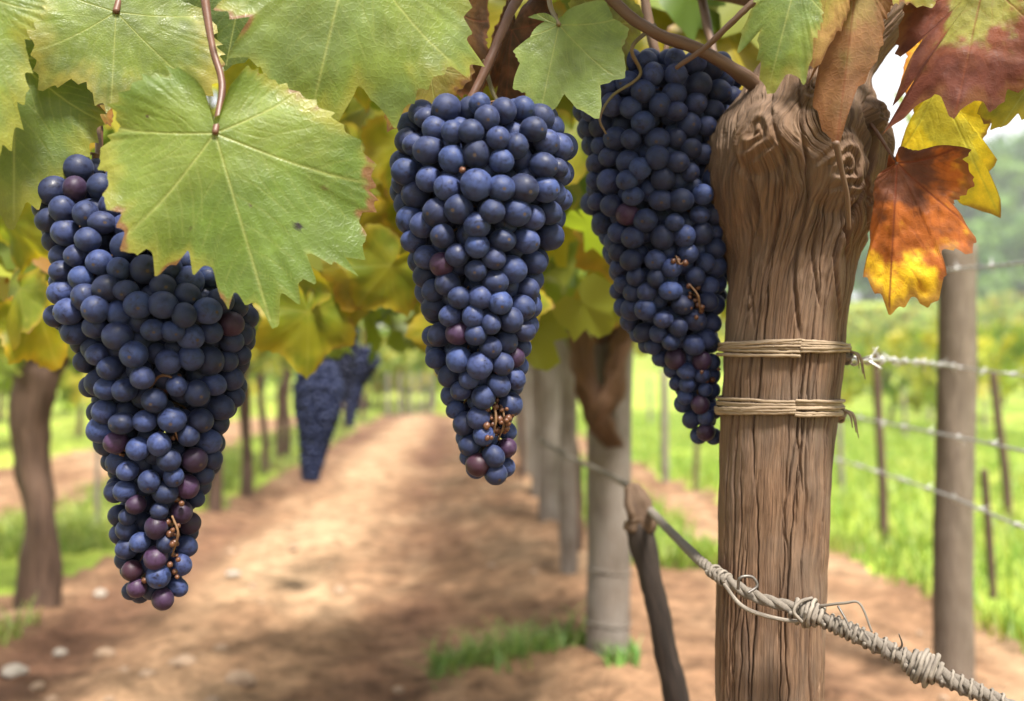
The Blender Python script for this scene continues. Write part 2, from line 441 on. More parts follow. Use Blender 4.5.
def scatter(n, u0, u1, d0, d1, power=1.6, clump=.0):
    d = d0 + (d1 - d0) * rng.random(n) ** power
    u = rng.uniform(u0, u1, n); x = u + ROW * d
    k = fbm(x * 2.3, d * 2.3, 0, 33, 3) > clump
    x, d = x[k], d[k]
    return np.stack([x, d, ground_z(x, d) - .003], 1)
parts_pts = [scatter(26000, -1.85, -1.0, 2.0, 14, 1.5, -.12), scatter(15000, -7, -2.8, 3, 16, 1.4, -.3)]
p = np.vstack(parts_pts)
tag(blades(p, rng.uniform(.025, .085, len(p)), .0035, .6, grass_cols(len(p), (.15, .24, .045), (.40, .37, .12), .3), 'verge_grass'), 'short green grass along the left edge of the dirt path', 'grass', None, 'stuff')
p = np.vstack([scatter(60000, 1.25, 6, 1.9, 15, 1.5, -.35), scatter(9000, .5, .9, 3.0, 12, 1.3, -.1)])
tag(blades(p, rng.uniform(.03, .11, len(p)), .004, .6, grass_cols(len(p), (.115, .245, .028), (.36, .36, .08), .38), 'meadow_grass'), 'bright green grass covering the field behind the wire fence', 'grass', None, 'stuff')
# grass tuft at the foot of the nearest grey post
n = 620
cx = rng.random(n); tx = 430 + 160 * cx; ty = 668 - 22 * cx + rng.normal(0, 8, n) * (.4 + .8 * rng.random(n))
dd = CH * FPX / (ty - HY); x = (tx - HX) * dd / FPX
p = np.stack([x, dd, ground_z(x, dd) - .004], 1)
tag(blades(p, rng.uniform(.015, .085, n) * (1 - .5 * np.abs(cx - .55)), .0022, 1.1, grass_cols(n, (.085, .2, .035), (.28, .31, .09), .3), 'grass_tuft'), 'green grass clump growing in the dirt by the foot of the grey post', 'grass clump')
n = 90
tx = rng.uniform(606, 640, n); ty = rng.normal(676, 5, n); dd = CH * FPX / (ty - HY); x = (tx - HX) * dd / FPX
p = np.stack([x, dd, ground_z(x, dd) - .004], 1)
tag(blades(p, rng.uniform(.02, .045, n), .0028, .7, grass_cols(n, (.09, .22, .04), (.2, .3, .06), .15), 'grass_tuft'), 'tiny grass sprig just right of the nearest grey post', 'grass clump')

# ------------------------------------------------------------------ stones
def rock_mesh(seed, mat):
    import bmesh
    bm = bmesh.new(); bmesh.ops.create_icosphere(bm, subdivisions=3, radius=1)
    co = np.array([v.co[:] for v in bm.verts])
    s = 1 + .35 * fbm(co[:, 0] * 1.3 + seed * 7, co[:, 1] * 1.3, co[:, 2] * 1.3, seed, 3) + .0
    for v, k in zip(bm.verts, s): v.co *= float(k)
    me = bpy.data.meshes.new('stone'); bm.to_mesh(me); bm.free(); me.materials.append(mat)
    me.polygons.foreach_set('use_smooth', np.ones(len(me.polygons), dtype=bool)); return me
rocks = [rock_mesh(s, M['stone']) for s in range(4)]; wrocks = [rock_mesh(9 + s, M['white_stone']) for s in range(2)]
def stone(px, py, wpx, lab, white=False, group=None):
    d = CH * FPX / (py - HY); x = (px - HX) * d / FPX
    o = link('stone', (wrocks if white else rocks)[random.randrange(2)])
    r = wpx * d / FPX / 2
    o.location = (x, d, float(ground_z(np.array(x), np.array(d))) + r * .25)
    o.scale = (r, r * random.uniform(.7, 1), r * random.uniform(.45, .7)); o.rotation_euler = (0, 0, random.uniform(0, 6))
    tag(o, lab, 'stone', group)
stone(14, 672, 26, 'white stone at the bottom left corner, biggest of the pale stones', True)
stone(233, 581, 15, 'small white stone on the path edge right of the left grape bunch', True)
stone(100, 592, 16, 'whitish stone in the dirt left of the tip of the left grape bunch', True)
stone(241, 686, 32, 'brown half buried clod on the path bottom below the left bunch')
stone(398, 680, 14, 'small light stone lying left of the green grass clump')
stone(186, 668, 24, 'tan rounded stone on the path below the left grape bunch')
stone(105, 645, 20, 'brown stone in the dirt right of the vine trunk at the left edge')
stone(340, 590, 14, 'small brown lump in the middle of the dirt path')
stone(60, 640, 15, 'pale stone just below the vine trunk at the left edge', True)
rng_s = random.Random(5)
for k in range(46):
    py = rng_s.uniform(500, 715); px = rng_s.uniform(20, 1000)
    if 300 < px < 640 and py > 640: continue
    d = CH * FPX / (py - HY); u = (px - HX) * d / FPX - ROW * d
    if not -1.0 < u < 1.2: continue
    stone(px, py, rng_s.uniform(.012, .035) * FPX / d, 'small brown clod of earth scattered on the dirt', False, 'clods of earth on the dirt')

# ------------------------------------------------------------------ simple foliage leaves (for crowns)
def lobed(seed, n=26):
    r_ = np.random.default_rng(seed); th = np.linspace(-np.pi, np.pi, n, endpoint=False)
    a = np.abs(np.degrees(th))
    r = np.interp(a, [0, 24, 40, 58, 82, 108, 140, 165, 180], [1, .72, .64, .9, .62, .76, .6, .4, .1])
    r = r * (1 + .12 * (np.arange(n) % 2 - .5) + .05 * r_.normal(size=n))
    x = r * np.sin(th); y = r * np.cos(th); z = -.25 * x * x + .12 * np.abs(x) - .18 * y * y * np.sign(y) + .06 * r_.normal(size=n)
    v = np.vstack([[0, 0, 0], np.stack([x, y, z], 1)])
    return v, np.array([(0, 1 + i, 1 + (i + 1) % n) for i in range(n)])
LOBED = [lobed(s, 20) for s in range(5)]

def leaf_cloud(centres, sizes, cols, droop=.5, face=None, seed=0):
    """many leaves in one mesh; returns v, f, c"""
    r_ = np.random.default_rng(seed); V = []; Fc = []; C = []; o = 0
    for c, s, k in zip(centres, sizes, cols):
        lv, lf = LOBED[r_.integers(5)]
        b = np.array([r_.normal(0, .6), r_.normal(0, .6), -1 * droop - r_.random() * .6]); b /= np.linalg.norm(b)
        nrm = r_.normal(size=3); nrm[2] = abs(nrm[2]) * .8 + .2
        if face is not None: nrm = nrm * .7 + face
        a = np.cross(b, nrm); a /= np.linalg.norm(a) + 1e-9; nn = np.cross(a, b)
        V.append(c + s * (lv[:, :1] * a + lv[:, 1:2] * b + lv[:, 2:] * nn)); Fc.append(lf + o); o += len(lv)
        C.append(np.repeat(k[None], len(lv), 0))
    return np.vstack(V), np.vstack(Fc), np.vstack(C)

def foliage_cols(n, seed=0, warm=.12):
    r_ = np.random.default_rng(seed)
    pal = np.array([(.085, .14, .016), (.14, .19, .02), (.21, .23, .026), (.29, .265, .03), (.22, .11, .02)])
    w = np.array([.22, .34, .27, .17 - warm * .2, warm * .4]); w = w / w.sum()
    return pal[r_.choice(5, n, p=w)] * r_.uniform(.75, 1.25, n)[:, None]

# ------------------------------------------------------------------ background vines of both rows
def vine(u, d, lab, zlo, zhi, halfw, length, nleaf, seed, trunk_r=.045, fork=True, mat='bark', group=None, lean=0, leafs=.055):
    x = u + ROW * d; z0 = float(ground_z(np.array(x), np.array(d)))
    root = empty('grapevine', (x, d, z0)); tag(root, lab, 'grapevine', group)
    r_ = np.random.default_rng(seed)
    mb = MB(); top = zlo + .02
    tube(mb, [(0, 0, -.03), (.01 + lean * .3, 0, top * .3), (-.012 + lean * .6, 0, top * .65), (lean, 0, top)], [trunk_r * 1.15, trunk_r * .9, trunk_r * .85, trunk_r * 1.25], 14, 26, .35, seed)
    tube(mb, [(lean, 0, top - .05), (lean - .06, 0, top + .06), (lean - .16, .1, top + .18)], [trunk_r * .9, trunk_r * .75, trunk_r * .4], 10, 12, .3, seed + 1)
    tube(mb, [(lean, 0, top - .05), (lean + .07, 0, top + .05), (lean + .16, -.08, top + .2)], [trunk_r * .9, trunk_r * .7, trunk_r * .4], 10, 12, .3, seed + 2)
    mb.build('trunk', M[mat], root)
    n = nleaf
    c = np.stack([r_.normal(0, halfw * .55, n), r_.uniform(-length, length, n), zlo + (zhi - zlo) * r_.random(n) ** .9], 1)
    c[:, 2] -= .0
    low = zlo + .07 * fbm(c[:, 1] * 4 + seed, c[:, 0] * 4, 0, seed, 2) - .04
    c[:, 2] = np.maximum(c[:, 2], low + r_.random(n) * .1)
    v, f, cc = leaf_cloud(c, r_.uniform(.7, 1.25, n) * leafs, foliage_cols(n, seed), seed=seed)
    link('crown', mk_mesh('crown', v, f, M['crown'], False, cc), root)
    return root

# left row
vine(-1.075, 2.58, 'old dark vine trunk with leafy crown at the left edge of the dirt path', .60, 1.7, .28, .5, 420, 1, .046)
left_row = [(-1.02, 4.3, .022), (-1.02, 5.0, .024), (-1.16, 7.0, .028), (-1.12, 6.0, .024), (-1.1, 8.6, .03), (-1.1, 10.4, .03), (-1.1, 12.4, .03)]
labs = ['slender vine stem left of the two others below the yellow green canopy', 'thin straight vine stem just right of the left grape bunch', 'far vine stem behind the blurred hanging bunches', None, None, None, None]
for k, (u, d, tr) in enumerate(left_row):
    l = labs[k] or 'distant blurred grapevine in the left row beyond the hanging bunches'
    vine(u, d, l, .62 + .02 * k, 1.75, .42, .62 + .05 * k, 330 if k < 4 else 260, 20 + k, tr, True, 'bark', 'left row of grapevines' if labs[k] is None else None, .02 * (-1) ** k, .06)
# right row, behind the posts
right_row = [(.36, 2.32), (.40, 3.15), (.40, 4.2), (.40, 5.6), (.40, 7.0), (.40, 8.8), (.40, 11.0)]
labs = ['rusty brown gnarled vine whose crown hangs over the nearest grey post', 'vine with leafy crown over the second and third grey posts']
for k, (u, d) in enumerate(right_row):
    l = labs[k] if k < 2 else 'distant grapevine in the right row over the grey posts'
    vr = vine(u, d, l, .66 + .015 * k, 1.5 if k < 2 else 1.75, .30, .6 + .06 * k, 330 if k < 4 else 240, 50 + k, .017, True, 'bark', None if k < 2 else 'right row of grapevines', -.02, .06)

    if k == 0:
        mb = MB(); o_ = np.array(vr.location)
        tube(mb, [P(622, 262, 2.14) - o_, P(612, 290, 2.07) - o_, P(606, 316, 2.05) - o_, P(603, 338, 2.06) - o_], [.046, .058, .056, .036], 18, 50, .45, 3)
        tube(mb, [P(588, 300, 2.05) - o_, P(581, 336, 2.02) - o_, P(583, 372, 2.005) - o_, P(594, 406, 2.005) - o_, P(607, 432, 2.02) - o_, P(618, 446, 2.05) - o_], [.026, .027, .025, .024, .021, .015], 14, 60, .6, 4)
        tube(mb, [P(626, 300, 2.05) - o_, P(622, 336, 2.015) - o_, P(615, 372, 2.005) - o_, P(604, 404, 2.0) - o_, P(598, 424, 2.01) - o_], [.026, .026, .024, .022, .016], 14, 50, .6, 5)
        mb.build('arm', M['rust_bark'], vr)

# ------------------------------------------------------------------ posts and stakes
def post(name, lab, base, top, r0, r1, mat, cat, group=None, ring=False, seed=0, n=28):
    base = np.asarray(base, float); top = np.asarray(top, float)
    root = empty(name, base); tag(root, lab, cat, group)
    mb = MB(); L = top - base
    tube(mb, [np.array([0, 0, -.05]), L * .33 + np.array([seed % 3 - 1, 0, 0]) * .004, L * .66, L], [r0, r0 * .6 + r1 * .4, r0 * .35 + r1 * .65, r1], n, 40, .06, seed)
    mb.build('shaft', mat, root)
    return root
def gz(x, y): return float(ground_z(np.array(float(x)), np.array(float(y))))
def gpoint(px, py):
    d = CH * FPX / (py - HY); x = (px - HX) * d / FPX; return np.array([x, d, gz(x, d)])

b = gpoint(608, 662); pr = post('wooden_post', 'nearest thick grey post of the row, behind the leaning dark stake', b, b + np.array([.006, 0, .84]), .045, .047, M['post'], 'post', None, False, 1)
mb = MB()
for zz in (.06, .17, .52):
    a = np.linspace(0, 2 * np.pi, 25); mbp = np.stack([.0465 * np.cos(a), .0465 * np.sin(a), zz + .004 * np.sin(a * 2)], 1); tube(mb, mbp, .0016, 6, 60)
mb.build('wire_band', M['rope'], pr)
for k, (px, py, r, lab) in enumerate([(569, 581, .026, 'slim darker post second in the grey row, behind the nearest one'),
                                       (551, 531, .05, 'third grey post in the row, pale and thick'),
                                       (540, 500, .045, None), (531, 478, .045, None), (524, 462, .045, None), (519, 450, .045, None)]):
    b = gpoint(px, py)
    post('wooden_post', lab or 'far blurred grey post at the end of the row', b, b + np.array([0, 0, .86]), r, r, M['post'], 'post', None if lab else 'far posts of the row', False, 3 + k, 18)
# fence post in the meadow
b = gpoint(954, 684); tp = P(958, 245, b[1])
post('fence_post', 'grey round fence post in front of the meadow carrying the barbed wires', b, tp, .037, .035, M['fence'], 'fence post', None, False, 9)
FX = .766
def thin(px0, py0, px1, py1, wpx, lab, mat='post', group=None):
    b = gpoint(px0, py0); t = P(px1, py1, b[1])
    post('vine_stake', lab, b, t, wpx * b[1] / FPX / 2, wpx * b[1] / FPX / 2 * .9, M[mat], 'stake', group, False, int(px0), 10)
thin(884, 545, 876, 352, 9, 'thin stake standing in the meadow between the big trunk and the fence post', 'bark')
thin(994, 600, 984, 470, 8, 'short thin stake in the meadow right of the fence post', 'bark')
thin(1010, 520, 993, 372, 9, 'leaning thin stake at the right edge of the meadow', 'bark')
thin(843, 495, 838, 400, 6, 'faint thin stake in the meadow close to the right side of the big trunk')
thin(666, 485, 664, 372, 8, 'thin stake seen just left of the right grape bunch tip', 'post')
thin(696, 492, 697, 440, 6, 'short brown stake under the tip of the right grape bunch', 'bark')
thin(245, 493, 247, 385, 10, 'dark slim stake between the left grape bunch and the path', 'bark')
thin(214, 510, 216, 450, 14, 'short stout stake low beside the left grape bunch', 'bark')
thin(279, 462, 280, 385, 7, 'thin stake left of the blurred hanging bunch', 'bark')
thin(352, 420, 351, 380, 7, 'far thin stake right of the blurred hanging bunch', 'bark')
thin(97, 530, 98, 400, 5, 'very thin pale stake between the left trunk and the left bunch')
for px in (388, 400, 411, 421, 431): thin(px, 416, px, 374, 4, 'tiny far stake standing beyond the end of the dirt path', 'post', 'far stakes beyond the path')
for px, py in ((905, 440), (930, 425), (985, 430), (915, 410), (650, 425)): thin(px, py, px - 1, py - 50, 3.5, 'faint far stake in the pale green meadow', 'post', 'far stakes in the meadow')

# leaning dark stake
tp = P(634, 488, 1.1); bt = P(688, 800, 1.06); dirv = (bt - tp) / np.linalg.norm(bt - tp)
bt = tp + dirv * ((tp[2] + .02) / -dirv[2])
root = empty('wooden_stake', (bt[0], bt[1], 0)); tag(root, 'dark leaning stake with a pale cut top holding the twisted rope', 'stake')
o_ = np.array([bt[0], bt[1], 0]); mb = MB()
tube(mb, [bt - o_, bt * .5 + tp * .5 - o_ + np.array([.006, 0, 0]), bt * .075 + tp * .925 - o_ + np.array([-.002, 0, 0])], [.0165, .0135, .0135], 16, 60, .22, 4); mb.build('shaft', M['stake'], root)
mb = MB(); tube(mb, [bt * .10 + tp * .90 - o_ + np.array([-.002, 0, 0]), bt * .07 + tp * .93 - o_ + np.array([.004, 0, 0]), bt * .03 + tp * .97 - o_, tp - o_ + np.array([-.003, 0, .002])], [.0132, .0172, .0150, .0085], 16, 30, .5, 6); mb.build('cut_end', M['stake_end'], root)

# ------------------------------------------------------------------ far vine rows, trees, hill
FV = []
for k in range(6):
    r_ = np.random.default_rng(100 + k); n = 70
    c = np.stack([r_.normal(0, .26, n), r_.uniform(-.95, .95, n), .35 + .75 * r_.random(n) ** .8], 1)
    v, f, cc = leaf_cloud(c, r_.uniform(.11, .2, n), foliage_cols(n, 100 + k, .02) * np.array([1.2, 1.2, 1.0]), seed=100 + k)
    mb = MB(); tube(mb, [(0, 0, -.05), (.03, 0, .3), (-.02, .02, .75)], [.03, .025, .015], 6, 8, .2, k)
    tv = np.vstack(mb.v); o_ = len(v)
    fl = [tuple(q) for q in f] + [tuple(i + o_ for i in q) for q in mb.f]
    FV.append(mk_mesh('grapevine', np.vstack([v, tv]), fl, [M['crown'], M['bark']], False, np.vstack([cc, np.full((len(tv), 3), .06)]), None, [0] * len(f) + [1] * len(mb.f)))
def far_vine(x, d, lab, group):
    o = link('grapevine', FV[random.randrange(6)]); o.location = (x, d, gz(x, d)); sc_ = random.uniform(.85, 1.2)
    o.scale = (sc_, sc_, sc_); o.rotation_euler = (0, 0, .06 + random.choice((0, math.pi)) + random.uniform(-.1, .1)); tag(o, lab, 'grapevine', group)
for k in range(10):
    d = 9.5 + .5 * k
    while d < 44:
        x = 4.2 + 2.0 * k + .02 * d
        if abs(HX + x / d * FPX - 800) < 330: far_vine(x + random.uniform(-.1, .1), d, 'yellow green vine in the far rows running up the meadow slope', 'far vines on the slope')
        d += 1.9 + .03 * d
for k in range(4):
    d = 7.5 + .7 * k
    while d < 34:
        x = -3.6 - 2.1 * k - .062 * d
        if -60 < HX + x / d * FPX < 420: far_vine(x, d, 'green vine in the far rows beyond the left verge', 'far vines at the left')
        d += 1.9 + .03 * d
for k in range(26):
    d = 15.5 + random.random() * 11; far_vine((random.uniform(355, 530) - HX) * d / FPX, d, 'green vine closing off the far end of the dirt path', 'far vines at the end of the path')

def tree(px, d, h, w, lab, group, seed, tint):
    x = (px - HX) * d / FPX; z0 = gz(x, d); r_ = np.random.default_rng(seed)
    root = empty('tree', (x, d, z0)); tag(root, lab, 'tree', group)
    mb = MB(); tube(mb, [(0, 0, -.3), (.1, 0, h * .3), (-.1, .1, h * .7)], [h * .035, h * .025, h * .01], 8, 14, .2, seed)
    for q in range(5):
        a = r_.uniform(0, 6.28); tube(mb, [(0, 0, h * (.25 + .07 * q)), (w * .25 * math.cos(a), w * .25 * math.sin(a), h * (.4 + .07 * q)), (w * .4 * math.cos(a), w * .4 * math.sin(a), h * (.5 + .08 * q))], [h * .012, h * .008, h * .004], 6, 8)
    mb.build('trunk', M['tree_bark'], root)
    cl = []
    for q in range(20):
        a = r_.uniform(0, 6.28); rr = w * .5 * math.sqrt(r_.random()) * .8; t = r_.random()
        c0 = np.array([rr * math.cos(a), rr * math.sin(a), h * (.12 + .78 * t)]); c0[:2] *= 1.15 - .7 * t
        k = 60; dv = r_.normal(size=(k, 3)); dv /= np.linalg.norm(dv, axis=1)[:, None]
        cl.append(c0 + dv * (w * .19 * r_.random(k) ** .4)[:, None] * np.array([1, 1, .75]))
    c = np.vstack(cl); col = np.array(tint) * r_.uniform(.6, 1.4, len(c))[:, None]
    v, f, cc = leaf_cloud(c, r_.uniform(.035, .06, len(c)) * h, col, seed=seed)
    link('crown', mk_mesh('crown', v, f, M['crown'], False, cc), root)
trs = [(862, 62, 6.5, 6, 0), (895, 74, 9, 8, 1), (925, 66, 7, 7, 0), (948, 78, 11, 9, 1), (985, 64, 9.5, 8, 0), (1022, 72, 13, 10, 1), (1062, 66, 12, 9, 1), (1110, 75, 12, 10, 0), (870, 56, 4.2, 7, 1), (912, 58, 4, 7, 0), (938, 57, 4.4, 7, 1), (972, 56, 4.2, 7, 0), (1003, 58, 5, 7, 1), (1032, 55, 5, 7, 0), (700, 70, 7, 8, 0), (650, 80, 8, 9, 1), (330, 75, 6, 8, 0), (60, 70, 7, 9, 1), (-40, 66, 8, 9, 0), (180, 80, 7, 9, 1)]
for k, (px, d, h, w, q) in enumerate(trs):
    if 840 < px < 1030 and px in (862, 895, 925, 948, 985, 1022):
        lab = {862: 'bushy green far tree right beside the big trunk', 895: 'far rounded tree behind the hanging orange leaf', 925: 'low pale green far tree left of the fence post', 948: 'far tree standing behind the top of the fence post', 985: 'mid green far tree right of the fence post', 1022: 'tall bluish dark far tree at the right edge'}[px]; g = None
    elif 860 < px < 1040: lab, g = 'low green bush in the hedge below the far trees', 'hedge below the far trees'
    else: lab, g = 'far tree beyond the vineyard, mostly hidden by the vines', 'hidden far trees'
    tree(px, d, h, w, lab, g, 200 + k, (.10, .20, .05) if q else (.15, .25, .055))

hm = bpy.data.materials.new('pale air'); hm.use_nodes = True; hm.node_tree.nodes.clear()
ho = hm.node_tree.nodes.new('ShaderNodeOutputMaterial'); hv = hm.node_tree.nodes.new('ShaderNodeVolumePrincipled')
hv.inputs['Color'].default_value = (.93, .95, 1, 1); hv.inputs['Density'].default_value = .0028; hv.inputs['Anisotropy'].default_value = .2
hm.node_tree.links.new(hv.outputs[0], ho.inputs['Volume'])
zt = float(verts[:, 2].max()) + 16; zb = float(verts[:, 2].min()) - 1; xa = float(np.abs(verts[:, 0]).max()) + 4; ya, yb = float(ys.min()) - 4, float(ys.max()) + 4
hb = [(x, y, z) for z in (zb, zt) for y in (ya, yb) for x in (-xa, xa)]
ho_ = link('haze', mk_mesh('haze', hb, [(0, 2, 3, 1), (4, 5, 7, 6), (0, 1, 5, 4), (2, 6, 7, 3), (0, 4, 6, 2), (1, 3, 7, 5)], hm, False)); tag(ho_, 'thin pale haze in the air over the far slope', 'haze', None, 'stuff')

# ------------------------------------------------------------------ barbed wires of the fence
def wire_thing(pts, lab, barb_from=0.0, rad=.0014, spacing=.115, seed=0):
    pts = np.asarray(pts); o = np.array(pts[0]); root = empty('barbed_wire', o); tag(root, lab, 'barbed wire')
    path = catmull(pts - o, 260); T, Nn, B = frames(path)
    L = np.concatenate([[0], np.cumsum(np.linalg.norm(np.diff(path, axis=0), axis=1))])
    sag = np.sin(L * 9 + seed)[:, None] * .0012 * Nn
    mb = MB()
    for ph in (0, np.pi):
        a = L / .022 * 2 * np.pi / 2 + ph
        tube(mb, path + sag + rad * 1.0 * (np.cos(a)[:, None] * Nn + np.sin(a)[:, None] * B), rad, 6, resample=False)
    mb.build('strand', M['wire'], root)
    s = barb_from + .03; k = 0; r_ = random.Random(seed)
    while s < L[-1]:
        i = int(np.searchsorted(L, s)); i = min(i, len(path) - 2); c = path[i]; t, nn, bb = T[i], Nn[i], B[i]
        mb = MB()
        a = np.linspace(0, 4 * np.pi, 22); tube(mb, c + np.outer(np.linspace(-.004, .004, 22), t) + .0032 * (np.outer(np.cos(a), nn) + np.outer(np.sin(a), bb)), .0011, 6, resample=False)
        for q in (-1, 1):
            an = r_.uniform(0, 6.28); dv = math.cos(an) * nn + math.sin(an) * bb
            tube(mb, [c + t * .004 * q, c + t * .005 * q + dv * .006, c + t * .007 * q + dv * .014], [.0011, .001, .0003], 6, 8)
        mb.build('barb', M['wire'], root); s += spacing * r_.uniform(.85, 1.15); k += 1
    return root
f_ = lambda z, d, dx=0: np.array([FX - .037 + dx, d, z])
wire_thing([P(884, 276, 2.1), f_(.785, 1.9), f_(.778, 1.70), f_(.762, 1.45), f_(.74, 1.1)], 'topmost barbed wire passing behind the orange leaf', seed=1)
wire_thing([P(849, 361, .76), P(900, 361, 1.15), P(953, 366, 1.68), P(1024, 376, 1.47), P(1120, 388, 1.3)], 'barbed wire tied to the big trunk at the upper twine', seed=2, rad=.001)
wire_thing([f_(.525, 3.4), f_(.514, 2.32), f_(.500, 1.70), f_(.494, 1.47), f_(.48, 1.1)], 'third barbed wire down, level with the lower twine', seed=3)
wire_thing([f_(.43, 3.4), f_(.413, 2.32), f_(.400, 1.70), f_(.386, 1.47), f_(.36, 1.1)], 'lowest barbed wire across the fence post', seed=4)

# ------------------------------------------------------------------ the big old trunk
TD = .745
tr_y = np.array([-90, -40, 0, 40, 62, 85, 100, 115, 132, 150, 175, 200, 230, 260, 290, 320, 350, 400, 500, 600, 701, 1180])
tr_l = np.array([880, 855, 826, 780, 757, 743, 733, 720, 705, 697, 699, 708, 722, 727, 727, 725, 722, 720, 717, 716, 715, 712])
tr_r = np.array([975, 955, 934, 902, 882, 868, 871, 877, 882, 885, 884, 880, 871, 858, 850, 846, 844, 838, 830, 826, 822, 815])
def smooth(xq, x, y):
    return sum(np.interp(xq + o, x, y) for o in (-8, -4, 0, 4, 8)) / 5
def trunk_shape(py):
    l = smooth(py, tr_y, tr_l); r = smooth(py, tr_y, tr_r)
    return (l + r) / 2, (r - l) / 2
def build_trunk():
    nu, nv = 680, 760
    py = np.concatenate([np.linspace(-90, 330, 620), np.linspace(331, 720, 330), np.linspace(724, 972, 50)])
    t_ = np.linspace(0, 1, nu, endpoint=False); ph = 2 * np.pi * t_ - .62 * np.sin(2 * np.pi * t_)   # denser in front; 0 = towards the camera, + = to the right
    PHI, PY = np.meshgrid(ph, py)
    cx, hw = trunk_shape(PY)
    k = TD / FPX
    rad = hw * k
    s = np.where(PHI > np.pi, PHI - 2 * np.pi, PHI) * rad              # metres round the surface
    z = (HY - PY) * k
    topw = sstep(330, 230, PY); calm = .25 + .75 * sstep(55, 125, PY)
    # knots: (px, py, radius, height)
    px_s = lambda px, py_: np.arcsin(np.clip((px - trunk_shape(np.array(py_, float))[0]) / trunk_shape(np.array(py_, float))[1], -.97, .97)) * trunk_shape(np.array(py_, float))[1] * k
    ss, zz = s.copy(), z.copy()
    disp = np.zeros_like(s); flat = np.ones_like(s)
    for (kx, ky, kr, kh, tw) in [(741, 152, .0185, .0085, 3.0), (814, 186, .0205, .0090, -2.5), (856, 128, .011, .006, 2), (793, 108, .012, .005, 2.), (862, 215, .012, .004, -2)]:
        s0 = px_s(kx, ky); z0 = (HY - ky) * k
        dx, dz = s - s0, (z - z0) * .9; rr = np.sqrt(dx * dx + dz * dz) + 1e-6
        g = np.exp(-(rr / kr) ** 2)
        ss = ss + dx * (.9 * np.exp(-(rr / (kr * 1.8)) ** 2)) / (rr / kr + .35) ; zz = zz + dz * .8 * g
        ang = np.arctan2(dz, dx)
        rn = rr * (1 + .25 * np.sin(ang * 2 + tw) + .12 * np.sin(ang * 3)) 
        ring = np.sin(rn / kr * 15 + ang * tw * .35 + 1.5 * fbm(dx / kr * 2, dz / kr * 2, 0, 5, 3))
        disp += kh * np.exp(-(rr / (kr * 1.15)) ** 3) - .0035 * np.exp(-(rr / (kr * .28)) ** 2) + .0016 * ring * np.exp(-(rr / kr) ** 4)
        disp -= .0034 * np.exp(-((rr - kr * 1.25) / (kr * .22)) ** 2)
        flat *= 1 - .92 * np.exp(-(rr / kr) ** 4)
    # flowing fibres
    flow = ss + .004 * fbm(ss * 40, zz * 14, 0, 8, 3) * (1 + 2 * topw)
    def lines(f, fz, sd, wd): 
        q = flow * f + .55 * fbm(flow * f * .6, zz * fz, 0, sd, 3); fr = np.abs(q - np.round(q)); on = sstep(-.12, .12, fbm(np.round(q) * 3.7, zz * fz * 1.3, 0, sd + 5, 2))
        return np.exp(-(fr / wd) ** 2) * on
    def ridged(f, fz, sd, o=4): return 1 - np.abs(fbm(flow * f, zz * fz, 0, sd, o)) * 3.2
    per = np.cos(PHI)                                                  # fades the seam at the back
    rid = ridged(190, 9, 40); rid2 = ridged(420, 22, 44); big = fbm(s * 26, z * 18, 0, 47, 4)
    disp *= calm
    disp += calm * flat * ((.0003 + .0004 * topw) * rid + (.0002 + .0002 * topw) * rid2 - (.0003 + .0020 * topw) * lines(130, 11, 80, .055) - (.0005 + .0011 * topw) * lines(300, 24, 90, .08)) + calm * big * (.0022 + .006 * topw) + topw * .0016 * fbm(flow * 160, zz * 60, 0, 66, 4)
    # long drying cracks in the smoother lower trunk
    r_ = np.random.default_rng(12)
    crack = np.zeros_like(s)
    for q in range(46):
        s0 = r_.uniform(-1.25, 1.25) * .046; za = (HY - r_.uniform(230, 760)) * k; ln = r_.uniform(.03, .16)
        cz = (z - za) / ln
        sc = s0 + .0035 * fbm(z * 30 + q * 9, 0 * z + q, 0, 60, 3) + .004 * r_.normal() * cz
        wdt = r_.uniform(.00035, .00085) 
        crack += r_.uniform(.5, 1.2) * np.exp(-((s - sc) / wdt) ** 2) * np.clip(1 - cz ** 4, 0, 1) * (np.abs(cz) < 1)
    disp -= .0036 * np.clip(crack, 0, 1.2)
    # the deep fold below the right knot and furrows in the head
    for (pts, dep, wd) in [([(842, 120), (848, 165), (838, 205), (826, 232), (834, 262)], .009, .0024), ([(760, 95), (752, 140), (765, 190), (758, 240), (750, 300)], .0035, .0016),
                           ([(782, 90), (775, 150), (786, 210), (778, 280), (782, 340)], .004, .0015), ([(826, 225), (818, 262), (826, 320)], .0045, .0016), ([(870, 100), (864, 160), (858, 230), (846, 300)], .005, .002),
                           ([(728, 175), (742, 215), (738, 270), (742, 330)], .003, .0014), ([(800, 215), (796, 260), (802, 310)], .003, .0013)]:
        q = catmull(np.array(pts, float), 60)
        cxx, hww = trunk_shape(q[:, 1]); sl = np.arcsin(np.clip((q[:, 0] - cxx) / hww, -.97, .97)) * hww * k
        o = np.argsort(q[:, 1]); sline = np.interp(PY, q[o, 1], sl[o]); m = sstep(q[o[0], 1] - 4, q[o[0], 1] + 14, PY) * sstep(q[o[-1], 1] + 6, q[o[-1], 1] - 14, PY)
        sline = sline + .0015 * fbm(z * 60, 0 * z, 0, 70, 3)
        disp -= dep * np.exp(-((s - sline) / wd) ** 2) * m; disp += dep * .35 * np.exp(-((s - sline) / (wd * 3.2)) ** 2) * m
    front = sstep(-.95, -.5, per)
    Rr = rad + disp * front - .0015
    xx = (cx - HX) * k + Rr * np.sin(PHI); yy = TD - Rr * np.cos(PHI) * .96; z3 = CH + z
    V = np.stack([xx.ravel(), yy.ravel(), z3.ravel()], 1)
    uv = np.stack([flow.ravel(), zz.ravel()], 1)
    return V, grid_faces(nu, len(py), True), uv
V, Fq, uv = build_trunk()
